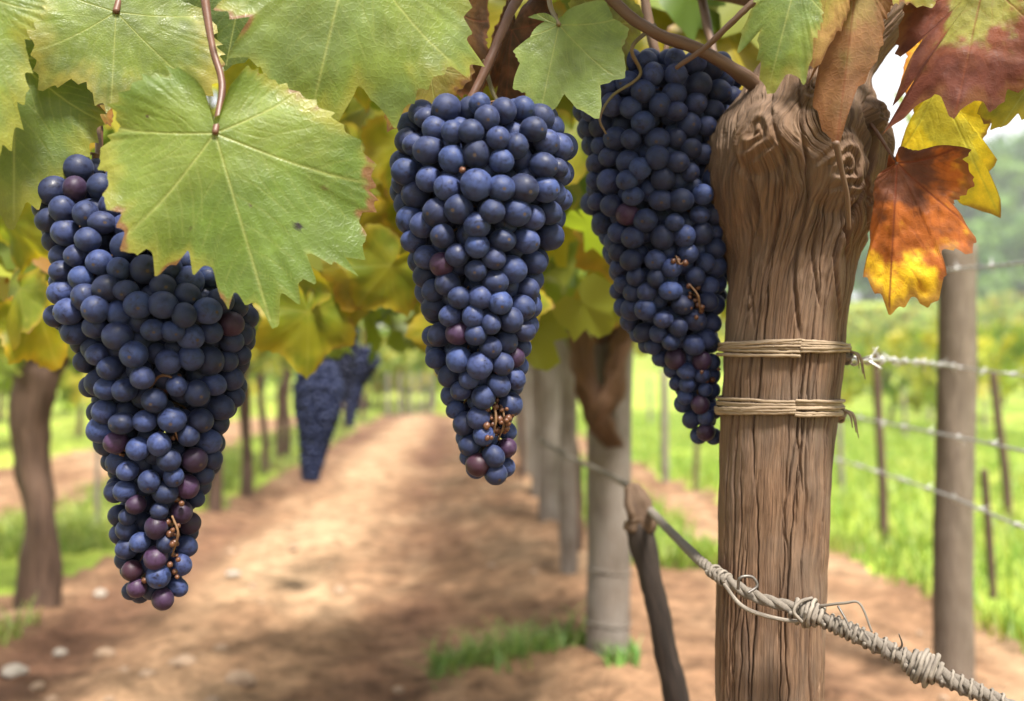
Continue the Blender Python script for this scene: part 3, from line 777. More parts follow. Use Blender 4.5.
ORG = np.array([(768 - HX) * TD / FPX, TD, 0.0])
vine_root = empty('grapevine', ORG); tag(vine_root, 'big old vine trunk with knotted head bound by two twine ties', 'grapevine')
link('trunk', mk_mesh('trunk', V - ORG, Fq, M['trunk'], True, None, uv), vine_root)
def trunk_point(ang, py, off):
    cx, hw = trunk_shape(np.asarray(py, float)); k = TD / FPX
    return np.stack([(cx - HX) * k + (hw * k + off) * np.sin(ang), TD - (hw * k + off) * np.cos(ang) * .96, CH + (HY - np.asarray(py, float)) * k + 0 * ang], -1)

# canes of the near vine
def cane(pts, rad, mat='cane', n=12, rough=.18, seed=0):
    mb = MB(); tube(mb, [P(*q) - ORG for q in pts], rad, n, 14 * (len(pts) - 1), rough, seed); return mb.build('cane', M[mat], vine_root)
cane([(575, -40, .70), (612, 0, .70), (650, 30, .70), (705, 52, .71), (748, 80, .72), (775, 100, .74)], [.0036, .0038, .0042, .0045, .0055, .008], seed=1)
cane([(800, -40, .68), (752, 3, .68), (708, 45, .69), (676, 68, .70)], [.0022, .0022, .002, .0016], seed=2)
cane([(560, -60, .70), (517, 0, .69), (488, 65, .685), (466, 108, .68)], [.0038, .0036, .0032, .0026], 'red_stalk', seed=3)
cane([(655, 25, .72), (632, 48, .71), (640, 75, .72), (612, 96, .71), (600, 118, .70), (606, 134, .70)], [.0016, .0014, .0012, .001, .0009, .0006], 'green_stem', seed=4)
cane([(640, -30, .8), (652, 40, .8), (668, 90, .8)], [.004, .004, .003], seed=5)
cane([(90, 60, .72), (97, 105, .71), (100, 160, .70)], [.003, .003, .0028], 'red_stalk', seed=6)
cane([(-60, -40, .98), (150, -30, .95), (400, -20, .92), (600, -30, .9), (820, 10, .80)], [.005, .006, .007, .008, .010], seed=7)
cane([(484, 60, .70), (492, 90, .70), (505, 116, .69)], [.0016, .0015, .0013], 'green_stem', seed=8)
cane([(420, -20, .8), (432, 40, .8), (448, 95, .78)], [.003, .003, .002], 'red_stalk', seed=9)
cane([(690, -60, .88), (706, 20, .86), (716, 60, .84)], [.004, .004, .003], seed=10)
cane([(848, -60, .68), (842, 10, .69), (838, 70, .69)], [.002, .002, .0015], seed=11)

# ------------------------------------------------------------------ twine ties and the wire knot
for py0, lab, sl in ((348, 'upper pale twine wound round the big trunk, tied to the barbed wire', 4), (406, 'lower pale twine wound round the big trunk under the upper one', -2)):
    o0 = np.array([ORG[0], TD, CH + (HY - py0) * TD / FPX]); root = empty('twine_tie', o0); tag(root, lab, 'twine', None)
    for k in range(9):
        a = np.linspace(0, 2 * np.pi, 160); off = .0006 + .0011 * (k % 3) * .6 + .0006 * rng.random()
        py = py0 + (k - 4) * 1.35 + 1.0 * np.sin(a * 1.0 + k * 1.9) + 1.0 * fbm(a * 2.2 + k * 5, 0 * a, 0, k + int(py0), 3) + sl * np.sin(a * .5 + .5 * k) * (.5 if k % 2 else 1.1) + (3.2 * np.sin(a * .5 - .4) if k in (2, 6) else 0)
        mb = MB(); tube(mb, trunk_point(a, py, off) - o0, .0008 + .0004 * rng.random(), 7, resample=False, rough=.35, seed=k); mb.build('strand', M['twine'], root)
    for k in range(3):
        a0 = R(70 + 8 * k); st = trunk_point(np.array(a0), np.array(py0 + 3.), .002) - o0
        mb = MB(); tube(mb, [st, st + np.array([.004 + .002 * k, -.004, -.004]), st + np.array([.006 + .003 * k, -.003, -.013 - .004 * k])], [.0010, .0008, .0004], 6, 14, .4, k); mb.build('loose_end', M['twine'], root)
    mb = MB(); ang = R(88)
    for k in range(5):
        a = np.linspace(0, 2 * np.pi, 16); c = trunk_point(np.array(ang), np.array(py0 + 6. + k * 1.8), .003)
        tube(mb, c + np.stack([.003 * np.cos(a), .003 * np.sin(a + k), .0035 * np.sin(a)], 1) * (1 - .1 * k) - o0, .0011, 6, resample=False)
    mb.build('knot', M['rope' if py0 < 380 else 'twine'], root)

# ------------------------------------------------------------------ twisted rope
RP = [(540, 440, 2.35), (565, 455, 2.07), (598, 470, 1.75), (628, 486, 1.32), (652, 512, 1.075), (684, 545, .85), (712, 570, .725), (755, 596, .688), (806, 612, .672), (860, 636, .655), (925, 668, .635), (1004, 704, .61), (1110, 752, .58)]
rp = np.array([P(*q) for q in RP]); o0 = rp[7]
root = empty('rope', o0); tag(root, 'twisted weathered rope running from the dark stake across the big trunk', 'rope')
path = catmull(rp - o0, 700); T, Nn, B = frames(path)
L = np.concatenate([[0], np.cumsum(np.linalg.norm(np.diff(path, axis=0), axis=1))])
pxp = HX + (path[:, 0] + o0[0]) / (path[:, 1] + o0[1]) * FPX
thick = np.interp(pxp, [540, 640, 700, 800, 850, 930, 1000], [.0045, .0042, .0036, .0042, .0048, .0052, .0045])
for ph in range(3):
    a = L / .034 * 2 * np.pi + ph * 2.094
    mb = MB(); tube(mb, path + (thick * .52)[:, None] * (np.cos(a)[:, None] * Nn + np.sin(a)[:, None] * B), 1, 9, resample=False)
    v = mb.v[0]; m = len(path)
    ctr = path + (thick * .52)[:, None] * (np.cos(a)[:, None] * Nn + np.sin(a)[:, None] * B)
    rough = 1 + .25 * fbm(np.arange(9)[None] * .7, L[:, None] * 260, ph, 5, 3)
    v[:m * 9] = (ctr[:, None] + (v[:m * 9].reshape(m, 9, 3) - ctr[:, None]) * (thick * .62)[:, None, None] * rough[..., None]).reshape(-1, 3)
    v[m * 9] = ctr[0]; v[m * 9 + 1] = ctr[-1]
    mb.build('strand', M['rope'], root)
def wrap(pa, pb, turns, rad, extra, seed, mat='rope'):
    ia, ib = np.searchsorted(pxp, pa), np.searchsorted(pxp, pb); idx = np.linspace(ia, ib, 26 * turns)
    ii = idx.astype(int); c = path[ii]; r_ = np.random.default_rng(seed)
    a = np.linspace(0, turns * 2 * np.pi, len(idx)); rr = (thick[ii] * 1.05 + extra * (1 + .35 * np.sin(a * .37 + seed)))[:, None]
    mb = MB(); tube(mb, c + rr * (np.cos(a)[:, None] * Nn[ii] + np.sin(a)[:, None] * B[ii]), rad, 6, resample=False)
    return mb.build('binding', M[mat], root)
wrap(792, 822, 6, .0016, .0016, 1); wrap(800, 815, 4, .0015, .004, 2); wrap(826, 862, 6, .0012, .0006, 3); wrap(866, 915, 5, .0012, .0006, 4)
wrap(908, 940, 6, .0017, .0018, 5); wrap(918, 934, 4, .0016, .0042, 6); wrap(712, 728, 4, .0012, .0006, 7); wrap(944, 1004, 6, .001, .0005, 8)
def loose(pts, rad, mat='old_wire', nm='wire_end'):
    mb = MB(); tube(mb, [P(*q) - o0 for q in pts], rad, 6, 12 * (len(pts) - 1)); mb.build(nm, M[mat], root)
loose([(724, 584, .69), (742, 606, .68), (770, 617, .67), (800, 621, .664), (806, 612, .66)], [.0013, .0015, .0015, .0013, .001], 'rope')
loose([(738, 589, .683), (740, 578, .68), (752, 577, .68), (757, 586, .68), (748, 593, .678)], .0011)
loose([(820, 606, .665), (845, 603, .655), (860, 604, .65), (872, 632, .645)], [.0011, .001, .0008, .0007], 'rope')
loose([(838, 606, .657), (846, 620, .652), (850, 630, .65)], [.0008, .0007, .0006])
loose([(896, 652, .642), (902, 645, .638), (899, 634, .634)], [.0008, .0007, .0004])
loose([(812, 598, .668), (800, 602, .664), (794, 612, .662), (802, 622, .662)], .0012, 'rope')
# small curls of wire in the meadow wires and at the stake
# ------------------------------------------------------------------ grape bunches
def uvsphere(nu, nv, r=1.0):
    v = [(0, 0, r)]; 
    for j in range(1, nv):
        t = math.pi * j / nv
        v += [(r * math.sin(t) * math.cos(2 * math.pi * i / nu), r * math.sin(t) * math.sin(2 * math.pi * i / nu), r * math.cos(t)) for i in range(nu)]
    v.append((0, 0, -r)); f = [(0, 1 + i, 1 + (i + 1) % nu) for i in range(nu)]
    for j in range(nv - 2):
        f += [(1 + j * nu + i, 1 + (j + 1) * nu + i, 1 + (j + 1) * nu + (i + 1) % nu, 1 + j * nu + (i + 1) % nu) for i in range(nu)]
    l = len(v) - 1; f += [(l, 1 + (nv - 2) * nu + (i + 1) % nu, 1 + (nv - 2) * nu + i) for i in range(nu)]
    return np.array(v), f
GR = .0078
def grape_mesh(seed, mat):
    v, f = uvsphere(28, 20)
    v = v * (1 + .035 * fbm(v[:, 0] * 1.2 + seed * 3, v[:, 1] * 1.2, v[:, 2] * 1.2, seed, 2))[:, None]
    r_ = np.random.default_rng(seed); v = v * (1 + r_.normal(0, .03, 3)); v[:, 2] *= 1.04
    pole = v[:, 2] > .985 * v[:, 2].max()
    v[0] *= .965
    mi = [1 if (q[0] == 0 or 0 in q) and seed % 2 else 0 for q in f]
    # tiny scar: narrow the first ring
    ring = np.arange(1, 29); v[ring, :2] *= .78
    return mk_mesh('grape', v * GR, f, [mat, M['scar']], True, None, None, mi)
GM = [grape_mesh(s, M['grape']) for s in range(6)]
GMP = [grape_mesh(20 + s, M['grape_purple']) for s in range(3)]
GMR = [grape_mesh(30 + s, M['grape_red']) for s in range(2)]
LOWV, LOWF = uvsphere(20, 14)

def pack(prof, d0, gpx, seed, depth=.46, squash=.785, tries=24000, fill=3, holes=()):
    """grape centres that fill a bunch whose outline is prof = [(y, left, right)] in picture measure at distance d0"""
    r_ = np.random.default_rng(seed); prof = np.array(prof, float); k = d0 / FPX
    y0, y1 = prof[0, 0] + gpx * .45, prof[-1, 0] - gpx * .5; g = gpx * k / 2
    C = np.zeros((0, 3)); Rr = np.zeros(0)
    for shell in range(fill):
        for q in range(tries // (1 + shell)):
            y = r_.uniform(y0, y1); l, rt = np.interp(y, prof[:, 0], prof[:, 1]), np.interp(y, prof[:, 0], prof[:, 2])
            rr = g * np.clip(r_.normal(1.03, .08), .8, 1.18) * (1 - .20 * max(0, (y - prof[0, 0]) / (prof[-1, 0] - prof[0, 0]) - .35) / .65)
            hw = max((rt - l) / 2 * k - rr - shell * 1.5 * g, 0); a = r_.uniform(0, 2 * np.pi)
            jit = (1 - .06 * r_.random()) * (1 + .16 * float(fbm(math.cos(a) * 1.4 + seed, math.sin(a) * 1.4, y * .035, seed, 2)))
            c = np.array([((l + rt) / 2 - HX) * k + hw * math.cos(a) * jit, d0 + hw * 2 * depth * math.sin(a) * jit, CH + (HY - y) * k])
            if math.sin(a) < .25 and any(((c[0] / c[1] * FPX + HX - hx) / rx) ** 2 + ((y - hy) / ry) ** 2 < 1 for hx, hy, rx, ry in holes): continue
            if len(C):
                dd = np.linalg.norm(C - c, axis=1)
                if (dd < (Rr + rr) * squash).any(): continue
            C = np.vstack([C, c]); Rr = np.append(Rr, rr)
    return C, Rr

def shown_area(C, Rr):
    s = 2.0; x = (HX + C[:, 0] / C[:, 1] * FPX) * s; y = (HY - (C[:, 2] - CH) / C[:, 1] * FPX) * s; r = Rr / C[:, 1] * FPX * s
    x0, y0 = x.min() - 60, y.min() - 60; wi, hi = int(x.max() - x0 + 60), int(y.max() - y0 + 60)
    buf = np.full((hi, wi), -1); zb = np.full((hi, wi), 1e9); yy, xx = np.mgrid[0:hi, 0:wi]
    for i in range(len(C)):
        ax, ay = x[i] - x0, y[i] - y0; a0, a1, b0, b1 = int(ay - r[i]) - 1, int(ay + r[i]) + 2, int(ax - r[i]) - 1, int(ax + r[i]) + 2
        sub = (xx[a0:a1, b0:b1] - ax) ** 2 + (yy[a0:a1, b0:b1] - ay) ** 2; inside = sub < r[i] ** 2
        zz = C[i, 1] - np.sqrt(np.maximum(r[i] ** 2 - sub, 0)) / s / FPX * C[i, 1]
        m = inside & (zz < zb[a0:a1, b0:b1]); zb[a0:a1, b0:b1][m] = zz[m]; buf[a0:a1, b0:b1][m] = i
    return np.bincount(buf[buf >= 0], minlength=len(C))

def bunch(prof, d0, gpx, seed, lab, red_from, stem_pts, raisins=(), extra_stems=(), holes=()):
    prof = [tuple(p) for p in prof]
    C, Rr = pack(prof, d0, gpx, seed, holes=holes)
    org = P((prof[0][1] + prof[0][2]) / 2, prof[0][0], d0)
    root = empty('grape_bunch', org); tag(root, lab, 'grapes')
    r_ = np.random.default_rng(seed + 1)
    area = shown_area(C, Rr); order = np.argsort(-area); main = order[:100]
    pa = np.array(prof, float)
    def axis(c):
        y = HY - (c[2] - CH) / d0 * FPX; y = min(max(y - 12, pa[0, 0]), pa[-1, 0])
        return np.array([(np.interp(y, pa[:, 0], (pa[:, 1] + pa[:, 2]) / 2) - HX) * d0 / FPX, d0, c[2] + .012])
    for i in main:
        c = C[i]; y = HY - (c[2] - CH) / d0 * FPX; t = (y - pa[0, 0]) / (pa[-1, 0] - pa[0, 0])
        q = r_.random(); pr = sstep(red_from, 1.0, t)
        me = GM[r_.integers(6)]
        if q < pr * .5 + .02: me = GMP[r_.integers(3)]
        if q < pr * .09: me = GMR[r_.integers(2)]
        o = link('grape', me, root); o.location = Vector(c - org)
        out = Vector(c - axis(c)) + Vector(r_.normal(0, .004, 3)); out.normalize()
        o.rotation_euler = out.to_track_quat('Z', 'Y').to_euler(); s = Rr[i] / GR; o.scale = (s * r_.uniform(.95, 1.06), s * r_.uniform(.95, 1.06), s * r_.uniform(.97, 1.09))
    mb = MB()
    for i in order[100:]: mb.add(LOWV * Rr[i] + C[i] - org, LOWF)
    tag(mb.build('back_grapes', M['grape'], root), kind='stuff')
    # the stem: a main stalk, side branches and pedicels that end in the berries
    mb = MB()
    ys = np.linspace(pa[0, 0] - 4, pa[-1, 0] - 20, 12); ax = [P(np.interp(y, pa[:, 0], (pa[:, 1] + pa[:, 2]) / 2), y, d0) - org for y in ys]
    tube(mb, [P(*q) - org for q in stem_pts], .0021, 9, 24, .15, seed); tube(mb, ax, np.linspace(.0024, .001, 12), 8, 60, .2, seed)
    for i in main:
        c = C[i] - org; a = axis(C[i]) - org; dv = (c - a); l = np.linalg.norm(dv); st = c - dv / l * Rr[i] * .9
        tube(mb, [a, (a + st) / 2 + np.array([0, 0, .003]), st], [.0011, .0008, .0007], 5, 6)
    mb.build('stem', M['rachis'], root)
    for pts in extra_stems:
        mb = MB(); tube(mb, [P(*q) - org for q in pts], [.0007, .0009, .0005], 7, 22, .35, seed); mb.build('dried_stem', M['rachis'], root)
    for (x, y, r, dd) in raisins:
        v, f = uvsphere(14, 10); v = v * (1 + .3 * fbm(v[:, 0] * 2 + x, v[:, 1] * 2, v[:, 2] * 2, 3, 3))[:, None] * r
        o = link('raisin', mk_mesh('raisin', v, f, M['raisin']), root); o.location = Vector(P(x, y, d0 + dd) - org)
    return root

B1 = [(158, 72, 120), (180, 44, 135), (205, 34, 150), (235, 42, 185), (262, 55, 218), (290, 55, 246), (318, 56, 264), (350, 74, 252), (400, 88, 246), (430, 92, 228), (460, 104, 223), (500, 110, 207), (540, 112, 197), (575, 118, 192), (596, 124, 186), (610, 134, 178)]
B2 = [(108, 425, 548), (122, 396, 566), (150, 388, 578), (200, 391, 577), (240, 398, 562), (280, 408, 548), (320, 419, 541), (350, 420, 533), (380, 438, 528), (410, 446, 522), (440, 454, 519), (465, 460, 517), (487, 472, 512)]
B3 = [(62, 598, 738), (100, 574, 744), (150, 579, 742), (200, 580, 738), (240, 598, 734), (300, 610, 728), (325, 622, 725), (345, 638, 722), (368, 662, 722), (400, 672, 722), (430, 686, 724), (450, 692, 722)]
r_ = np.random.default_rng(3)
def cluster(cx, cy, sx, sy, n, dz, r0=.0011, r1=.0025):
    return [(cx + r_.normal(0, sx), cy + r_.normal(0, sy), r_.uniform(r0, r1), dz + r_.normal(0, .004)) for _ in range(n)]
bunch(B1, .655, 24.6, 11, 'long left grape bunch half under the biggest green leaf', .55, [(97, 120, .69), (99, 150, .665), (95, 175, .655)],
      cluster(162, 392, 8, 6, 8, -.026) + cluster(168, 436, 7, 8, 8, -.026) + cluster(126, 450, 5, 3, 6, -.024) + cluster(174, 540, 5, 18, 22, -.018) + cluster(148, 575, 5, 5, 6, -.012),
      [[(150, 388, .622), (160, 376, .616), (172, 378, .616), (178, 390, .626)], [(160, 410, .626), (172, 424, .62), (178, 440, .626)], [(118, 446, .63), (130, 452, .626), (140, 446, .632)], [(172, 516, .634), (178, 534, .632), (172, 556, .636)]],
      [(163, 390, 13, 11), (170, 434, 12, 12), (176, 536, 8, 24), (128, 450, 10, 6)])
bunch(B2, .645, 25.2, 12, 'middle grape bunch hanging below the small bright leaf', .72, [(466, 100, .675), (470, 112, .655), (482, 130, .645)],
      cluster(496, 420, 7, 16, 46, -.012) + cluster(457, 166, 4, 5, 7, -.042) + cluster(466, 158, 3, 3, 4, -.042) + cluster(500, 238, 4, 3, 4, -.040) + cluster(498, 368, 4, 3, 5, -.02),
      [[(464, 150, .612), (461, 164, .606), (456, 178, .61)], [(492, 396, .634), (496, 420, .628), (490, 444, .634)], [(502, 404, .636), (504, 424, .631), (498, 440, .634)]],
      [(498, 420, 14, 24), (459, 164, 9, 12), (500, 238, 8, 6)])
bunch(B3, .775, 21.5, 13, 'right grape bunch in shade beside the big trunk', .6, [(668, 40, .79), (664, 60, .78), (662, 80, .775)],
      cluster(697, 300, 6, 10, 16, -.034) + cluster(678, 262, 5, 3, 6, -.044) + cluster(706, 375, 5, 8, 8, -.016), [[(676, 256, .734), (680, 264, .73), (686, 260, .736)], [(690, 285, .738), (698, 296, .734), (700, 310, .74)]],
      [(697, 300, 11, 13), (679, 261, 9, 6)])

def far_bunch(prof, d0, gpx, seed, lab, group=None):
    C, Rr = pack(prof, d0, gpx, seed, .5, .72, 9000, 3); org = P((prof[0][1] + prof[0][2]) / 2, prof[0][0], d0)
    root = empty('grape_bunch', org); tag(root, lab, 'grapes', group)
    mb = MB()
    for c, r in zip(C, Rr): mb.add(LOWV * r + c - org, LOWF)
    tag(mb.build('berries', M['grape_far_shaded'], root), kind='stuff')
    mb = MB(); tube(mb, [(0, 0, -.03), (.004, 0, .03), (0, .01, .10)], .004, 7, 12); mb.build('stem', M['rachis'], root)
far_bunch([(362, 300, 338), (385, 293, 345), (415, 294, 341), (445, 298, 330), (484, 301, 319)], 2.6, 7.2, 31, 'lowest of the blurred bunches over the path verge')
far_bunch([(308, 332, 354), (330, 323, 360), (360, 322, 358), (385, 330, 352), (404, 336, 348)], 2.75, 7.0, 32, 'topmost of the blurred bunches over the path verge')
far_bunch([(346, 350, 376), (362, 347, 382), (385, 345, 366), (410, 344, 358), (428, 345, 354)], 2.95, 6.6, 33, 'smallest blurred bunch, rightmost over the path verge')

# ------------------------------------------------------------------ vine leaves
dg_ = np.degrees
DEF = [(0, 1.0), (14, .86), (27, .72), (40, .74), (56, .93), (70, .80), (84, .66), (104, .80), (122, .72), (140, .58), (160, .46), (173, .30), (180, .10)]
def leaf_blade(seed, right=None, left=None, polar=None, nth=460, nr=64, teeth=.075, w=1.0, fold=.18, droop=.25, wave=.05, curl=.0, relief=.008):
    r_ = np.random.default_rng(seed)
    th = np.linspace(-np.pi, np.pi, nth, endpoint=False); ad = np.degrees(np.abs(th))
    rt = np.array(right or DEF, float); lt = np.array(left or right or DEF, float)
    def curve(c, a): return sum(np.interp(np.clip(a + o, 0, 180), c[:, 0], c[:, 1]) for o in (-2, 0, 2)) / 3
    r = np.where(th >= 0, curve(rt, ad), curve(lt, ad))
    if polar is not None: r = np.interp(dg_(th), polar[:, 0], polar[:, 1])
    # teeth: irregular saw
    edges = [-180.]
    while edges[-1] < 180: edges.append(edges[-1] + r_.uniform(*((5, 9.5) if polar is not None else (7, 14))))
    edges = np.array(edges); dg = np.degrees(th); i = np.clip(np.searchsorted(edges, dg, 'right') - 1, 0, len(edges) - 2)
    fr = (dg - edges[i]) / (edges[i + 1] - edges[i]); ht = r_.uniform(.5, 1.3, len(edges))
    pk = r_.uniform(.35, .65, len(edges))[i]
    saw = np.where(fr < pk, fr / pk, (1 - fr) / (1 - pk)) ** 1.5
    r = r * (1 + teeth * ht[i] * (saw - .35) * sstep(178, 160, ad))
    t = (np.arange(nr) / (nr - 1)) ** .85; t[0] = .004
    Rg = t[:, None] * r[None]; A = Rg * np.sin(th)[None] * w; Bb = Rg * np.cos(th)[None]
    # veins
    vein = np.zeros_like(A); main = [0, 50 + r_.normal(0, 3), -50 + r_.normal(0, 3), 103 + r_.normal(0, 4), -103 + r_.normal(0, 4)]
    def stroke(pts, wd, amp):
        nonlocal vein
        for a, b in zip(pts[:-1], pts[1:]):
            ab = b - a; l2 = ab @ ab + 1e-9
            q = np.clip(((A - a[0]) * ab[0] + (Bb - a[1]) * ab[1]) / l2, 0, 1)
            dd = np.hypot(A - a[0] - q * ab[0], Bb - a[1] - q * ab[1]); vein = np.maximum(vein, amp * np.exp(-(dd / wd) ** 2))
    for m in main:
        a = math.radians(m); ln = (np.interp(abs(m), (rt if m > 0 else lt)[:, 0], (rt if m > 0 else lt)[:, 1]) if polar is None else np.interp(m, polar[:, 0], polar[:, 1])) * .96
        pts = [np.array([w * s * ln * math.sin(a + .10 * np.sign(m) * s * s), s * ln * math.cos(a + .10 * np.sign(m) * s * s)]) for s in np.linspace(0, 1, 7)]
        stroke(pts, .0065, 1.0)
        for s in np.arange(.16, .92, .13):
            for sd in (-1, 1):
                s2 = s + (.05 if sd > 0 else 0) + r_.normal(0, .012); p0 = np.array([w * s2 * ln * math.sin(a), s2 * ln * math.cos(a)]); l3 = (.42 - .25 * s) * (1.1 if m else 1.0) * ln
                aa = a + sd * .80; e1 = p0 + l3 * .5 * np.array([w * math.sin(aa), math.cos(aa)]); aa2 = a + sd * .6; e2 = e1 + l3 * .5 * np.array([w * math.sin(aa2), math.cos(aa2)])
                stroke([p0, e1, e2], .0042, .34)
    # relief
    tt = t[:, None] * np.ones_like(A)
    H = -fold * np.abs(A) * (1 - .3 * np.abs(A)) + droop * -np.maximum(Bb, 0) ** 2 * .5 - curl * (A ** 2)
    H = H + wave * tt ** 2 * (np.sin(th * 5 + seed)[None] * .6 + fbm(A * 2.2 + seed, Bb * 2.2, 0, seed, 2) * 1.3)
    H = H + relief * fbm(A * 7, Bb * 7, 3, seed + 3, 3) - .004 * vein + .012 * np.minimum(1, 1 - vein) * 0
    V = np.stack([A.ravel(), Bb.ravel(), H.ravel()], 1)
    return V, grid_faces(nth, nr, True), vein.ravel(), tt.ravel(), np.broadcast_to(th[None], A.shape).ravel()

def green_cols(V, vein, t, th, seed, g0=(.135, .225, .048), g1=(.18, .262, .055), edge=(.28, .31, .07), brown=.3, e0=.72, vcol=(.40, .46, .20)):
    a, b = V[:, 0], V[:, 1]; n1 = fbm(a * 2.2, b * 2.2, 0, seed + 60, 4); n2 = fbm(a * 7, b * 7, 0, seed + 61, 4); n3 = fbm(a * 5, b * 5, 2, seed + 62, 4)
    g0, g1, edge, vcol = (np.array(q) * np.array((1.12, 1.02, .74)) * .63 for q in (g0, g1, edge, vcol))
    c = np.array(g0) + (np.array(g1) - np.array(g0)) * sstep(-.3, .4, n1)[:, None]
    k = sstep(e0, 1.08, t + .20 * n1 + .12 * n2)[:, None]; c = c * (1 - k) + np.array(edge) * k
    c = c * (1 + .30 * n2)[:, None]
    c = c * (1 - .55 * vein[:, None]) + np.array(vcol) * .55 * vein[:, None]
    kb = sstep(.98, 1.06, t + .30 * n3 + .10 * n2 - .12 + brown * .2)[:, None] * sstep(.80, .93, t)[:, None]
    c = c * (1 - kb) + np.array((.17, .085, .035)) * kb
    sp = (sstep(.60, .62, fbm(a * 6 + 3, b * 6, 5, seed + 70, 2)) * (brown > .3))[:, None]
    return np.clip(c * (1 - sp * .7) + np.array((.10, .06, .03)) * sp * .7, 0.01, 1)

def warm_cols(V, vein, t, th, seed, inner, mid, outer, vcol=(.20, .06, .03), bias=0., axis=None, va=.6):
    """autumn colours in irregular patches; axis = (ux, uy): the change runs along that leaf direction instead of towards the margin"""
    a, b = V[:, 0], V[:, 1]; n1 = fbm(a * 2.6, b * 2.6, 0, seed + 60, 5); n2 = fbm(a * 8, b * 8, 0, seed + 61, 4)
    q = (t if axis is None else .5 + .55 * (a * axis[0] + b * axis[1])) + .42 * n1 + .36 * n2 - .10 * vein + bias
    inner, mid, outer, vcol = (np.array(q) * .72 for q in (inner, mid, outer, vcol))
    c = np.array(inner) + (np.array(mid) - np.array(inner)) * sstep(.30, .55, q)[:, None]; k = sstep(.58, .85, q)[:, None]
    c = c * (1 - k) + np.array(outer) * k; c = c * (1 + .45 * n2 + .25 * fbm(a * 18, b * 18, 0, seed + 9, 2))[:, None]
    ke = (sstep(.90, .99, t + .10 * n2 + .06 * n1) * .75)[:, None]; c = c * (1 - ke) + np.array((.13, .055, .022)) * ke
    return np.clip(c * (1 - va * vein[:, None]) + np.array(vcol) * va * vein[:, None], .005, 1)

def hero(lab, J, Tp, dj, dt, seed, col, w=1.0, yaw=0., right=None, left=None, outline=None, spots=(), petiole=None, pr=.0016, pmat='red_stalk', mat='leaf', nm='vine_leaf', **kw):
    j = P(J[0], J[1], dj); tp = P(Tp[0], Tp[1], dt); b = tp - j; Ln = np.linalg.norm(b); b /= Ln
    view = j / 1.0 - np.array([0, 0, CH]); view /= np.linalg.norm(view)
    a = np.cross(view, b); a = -a / np.linalg.norm(a); n = np.cross(a, b)
    if n @ view > 0: a = -a; n = -n
    # a must point to the picture's right when the tip points down
    nrm = -view
    ca, sa = math.cos(R(yaw)), math.sin(R(yaw)); n0 = np.cross(a, b); a2 = a * ca + n0 * sa; n2 = np.cross(a2, b)
    if n2 @ view > 0: n2 = -n2
    if a2[0] * -b[2] + a2[2] * b[0] < 0: a2 = -a2
    polar = None
    if outline:
        q = np.array(outline, float) - np.array(J, float); eb = np.array(Tp, float) - np.array(J, float); l0 = np.linalg.norm(eb); eb /= l0; ea = np.array([eb[1], -eb[0]])
        an = np.degrees(np.arctan2(q @ ea, q @ eb)); rr = np.linalg.norm(q, axis=1) / l0; o = np.argsort(an); an, rr = an[o], rr[o]
        polar = np.stack([np.concatenate([an - 360, an, an + 360]), np.tile(rr, 3)], 1)
        kw.setdefault('teeth', .075)
    V, Fq, vein, t, th = leaf_blade(seed, right, left, polar, w=w, **kw)
    cols = col(V, vein, t, th, seed)
    for sx, sy, sr, sc in spots:                                     # blemishes with a shape of their own
        q = np.array([sx, sy], float) - np.array(J, float); eb = np.array(Tp, float) - np.array(J, float); l0 = np.linalg.norm(eb); eb /= l0
        qa, qb = (q[0] * eb[1] - q[1] * eb[0]) / l0, (q @ eb) / l0
        m_ = sstep(sr / l0 * 1.15, sr / l0 * .8, np.hypot(V[:, 0] - qa, V[:, 1] - qb) * (1 + .4 * fbm(V[:, 0] * 20, V[:, 1] * 20, 0, 5, 2)))[:, None]
        cols = cols * (1 - m_) + np.array(sc) * m_
    Wv = (V[:, :1] * a2 + V[:, 1:2] * b + V[:, 2:] * n2) * Ln
    root = empty(nm, j); tag(root, lab, 'leaf')
    link('blade', mk_mesh('blade', Wv, Fq, M[mat], True, cols, V[:, :2]), root)
    if petiole:
        mb = MB(); tube(mb, [P(*q) - j for q in petiole], [pr * 1.35] + [pr] * (len(petiole) - 2) + [pr * .9], 9, 30, .1, seed); mb.build('stalk', M[pmat], root)
    return root
gc = lambda **k: (lambda V, v, t, th, s: green_cols(V, v, t, th, s, **k))
wc = lambda *x, **k: (lambda V, v, t, th, s: warm_cols(V, v, t, th, s, *x, **k))

hero('biggest pale green leaf hanging in front of the left grape bunch', (215, 133), (271, 325), .575, .57, 101, gc(brown=.3, e0=.86), outline=
     [(271, 325), (262, 308), (238, 293), (221, 301), (214, 262), (196, 270), (189, 250), (162, 272), (151, 247), (133, 258), (127, 219), (110, 205), (115, 180), (102, 160), (124, 126), (116, 108), (133, 92), (148, 78), (158, 76), (167, 67), (175, 78), (184, 70), (203, 88), (213, 120),
      (219, 116), (229, 86), (246, 62), (271, 72), (300, 86), (336, 112), (352, 128), (367, 145), (374, 170), (366, 178), (381, 190), (368, 198), (357, 212), (367, 238), (366, 277), (345, 254), (330, 254), (306, 252), (311, 279), (297, 281), (297, 297), (282, 293)], teeth=.07, spots=[(296, 222, 4.5, (.012, .008, .005)), (150, 118, 1.6, (.05, .03, .01)), (250, 205, 1.3, (.06, .04, .015)), (192, 228, 1.5, (.06, .05, .02)), (322, 180, 2.0, (.09, .06, .02))],
     petiole=[(203, -15, .60), (212, 45, .595), (222, 82, .59), (219, 112, .582), (215, 133, .574)], pr=.0021, fold=.09, wave=.05)
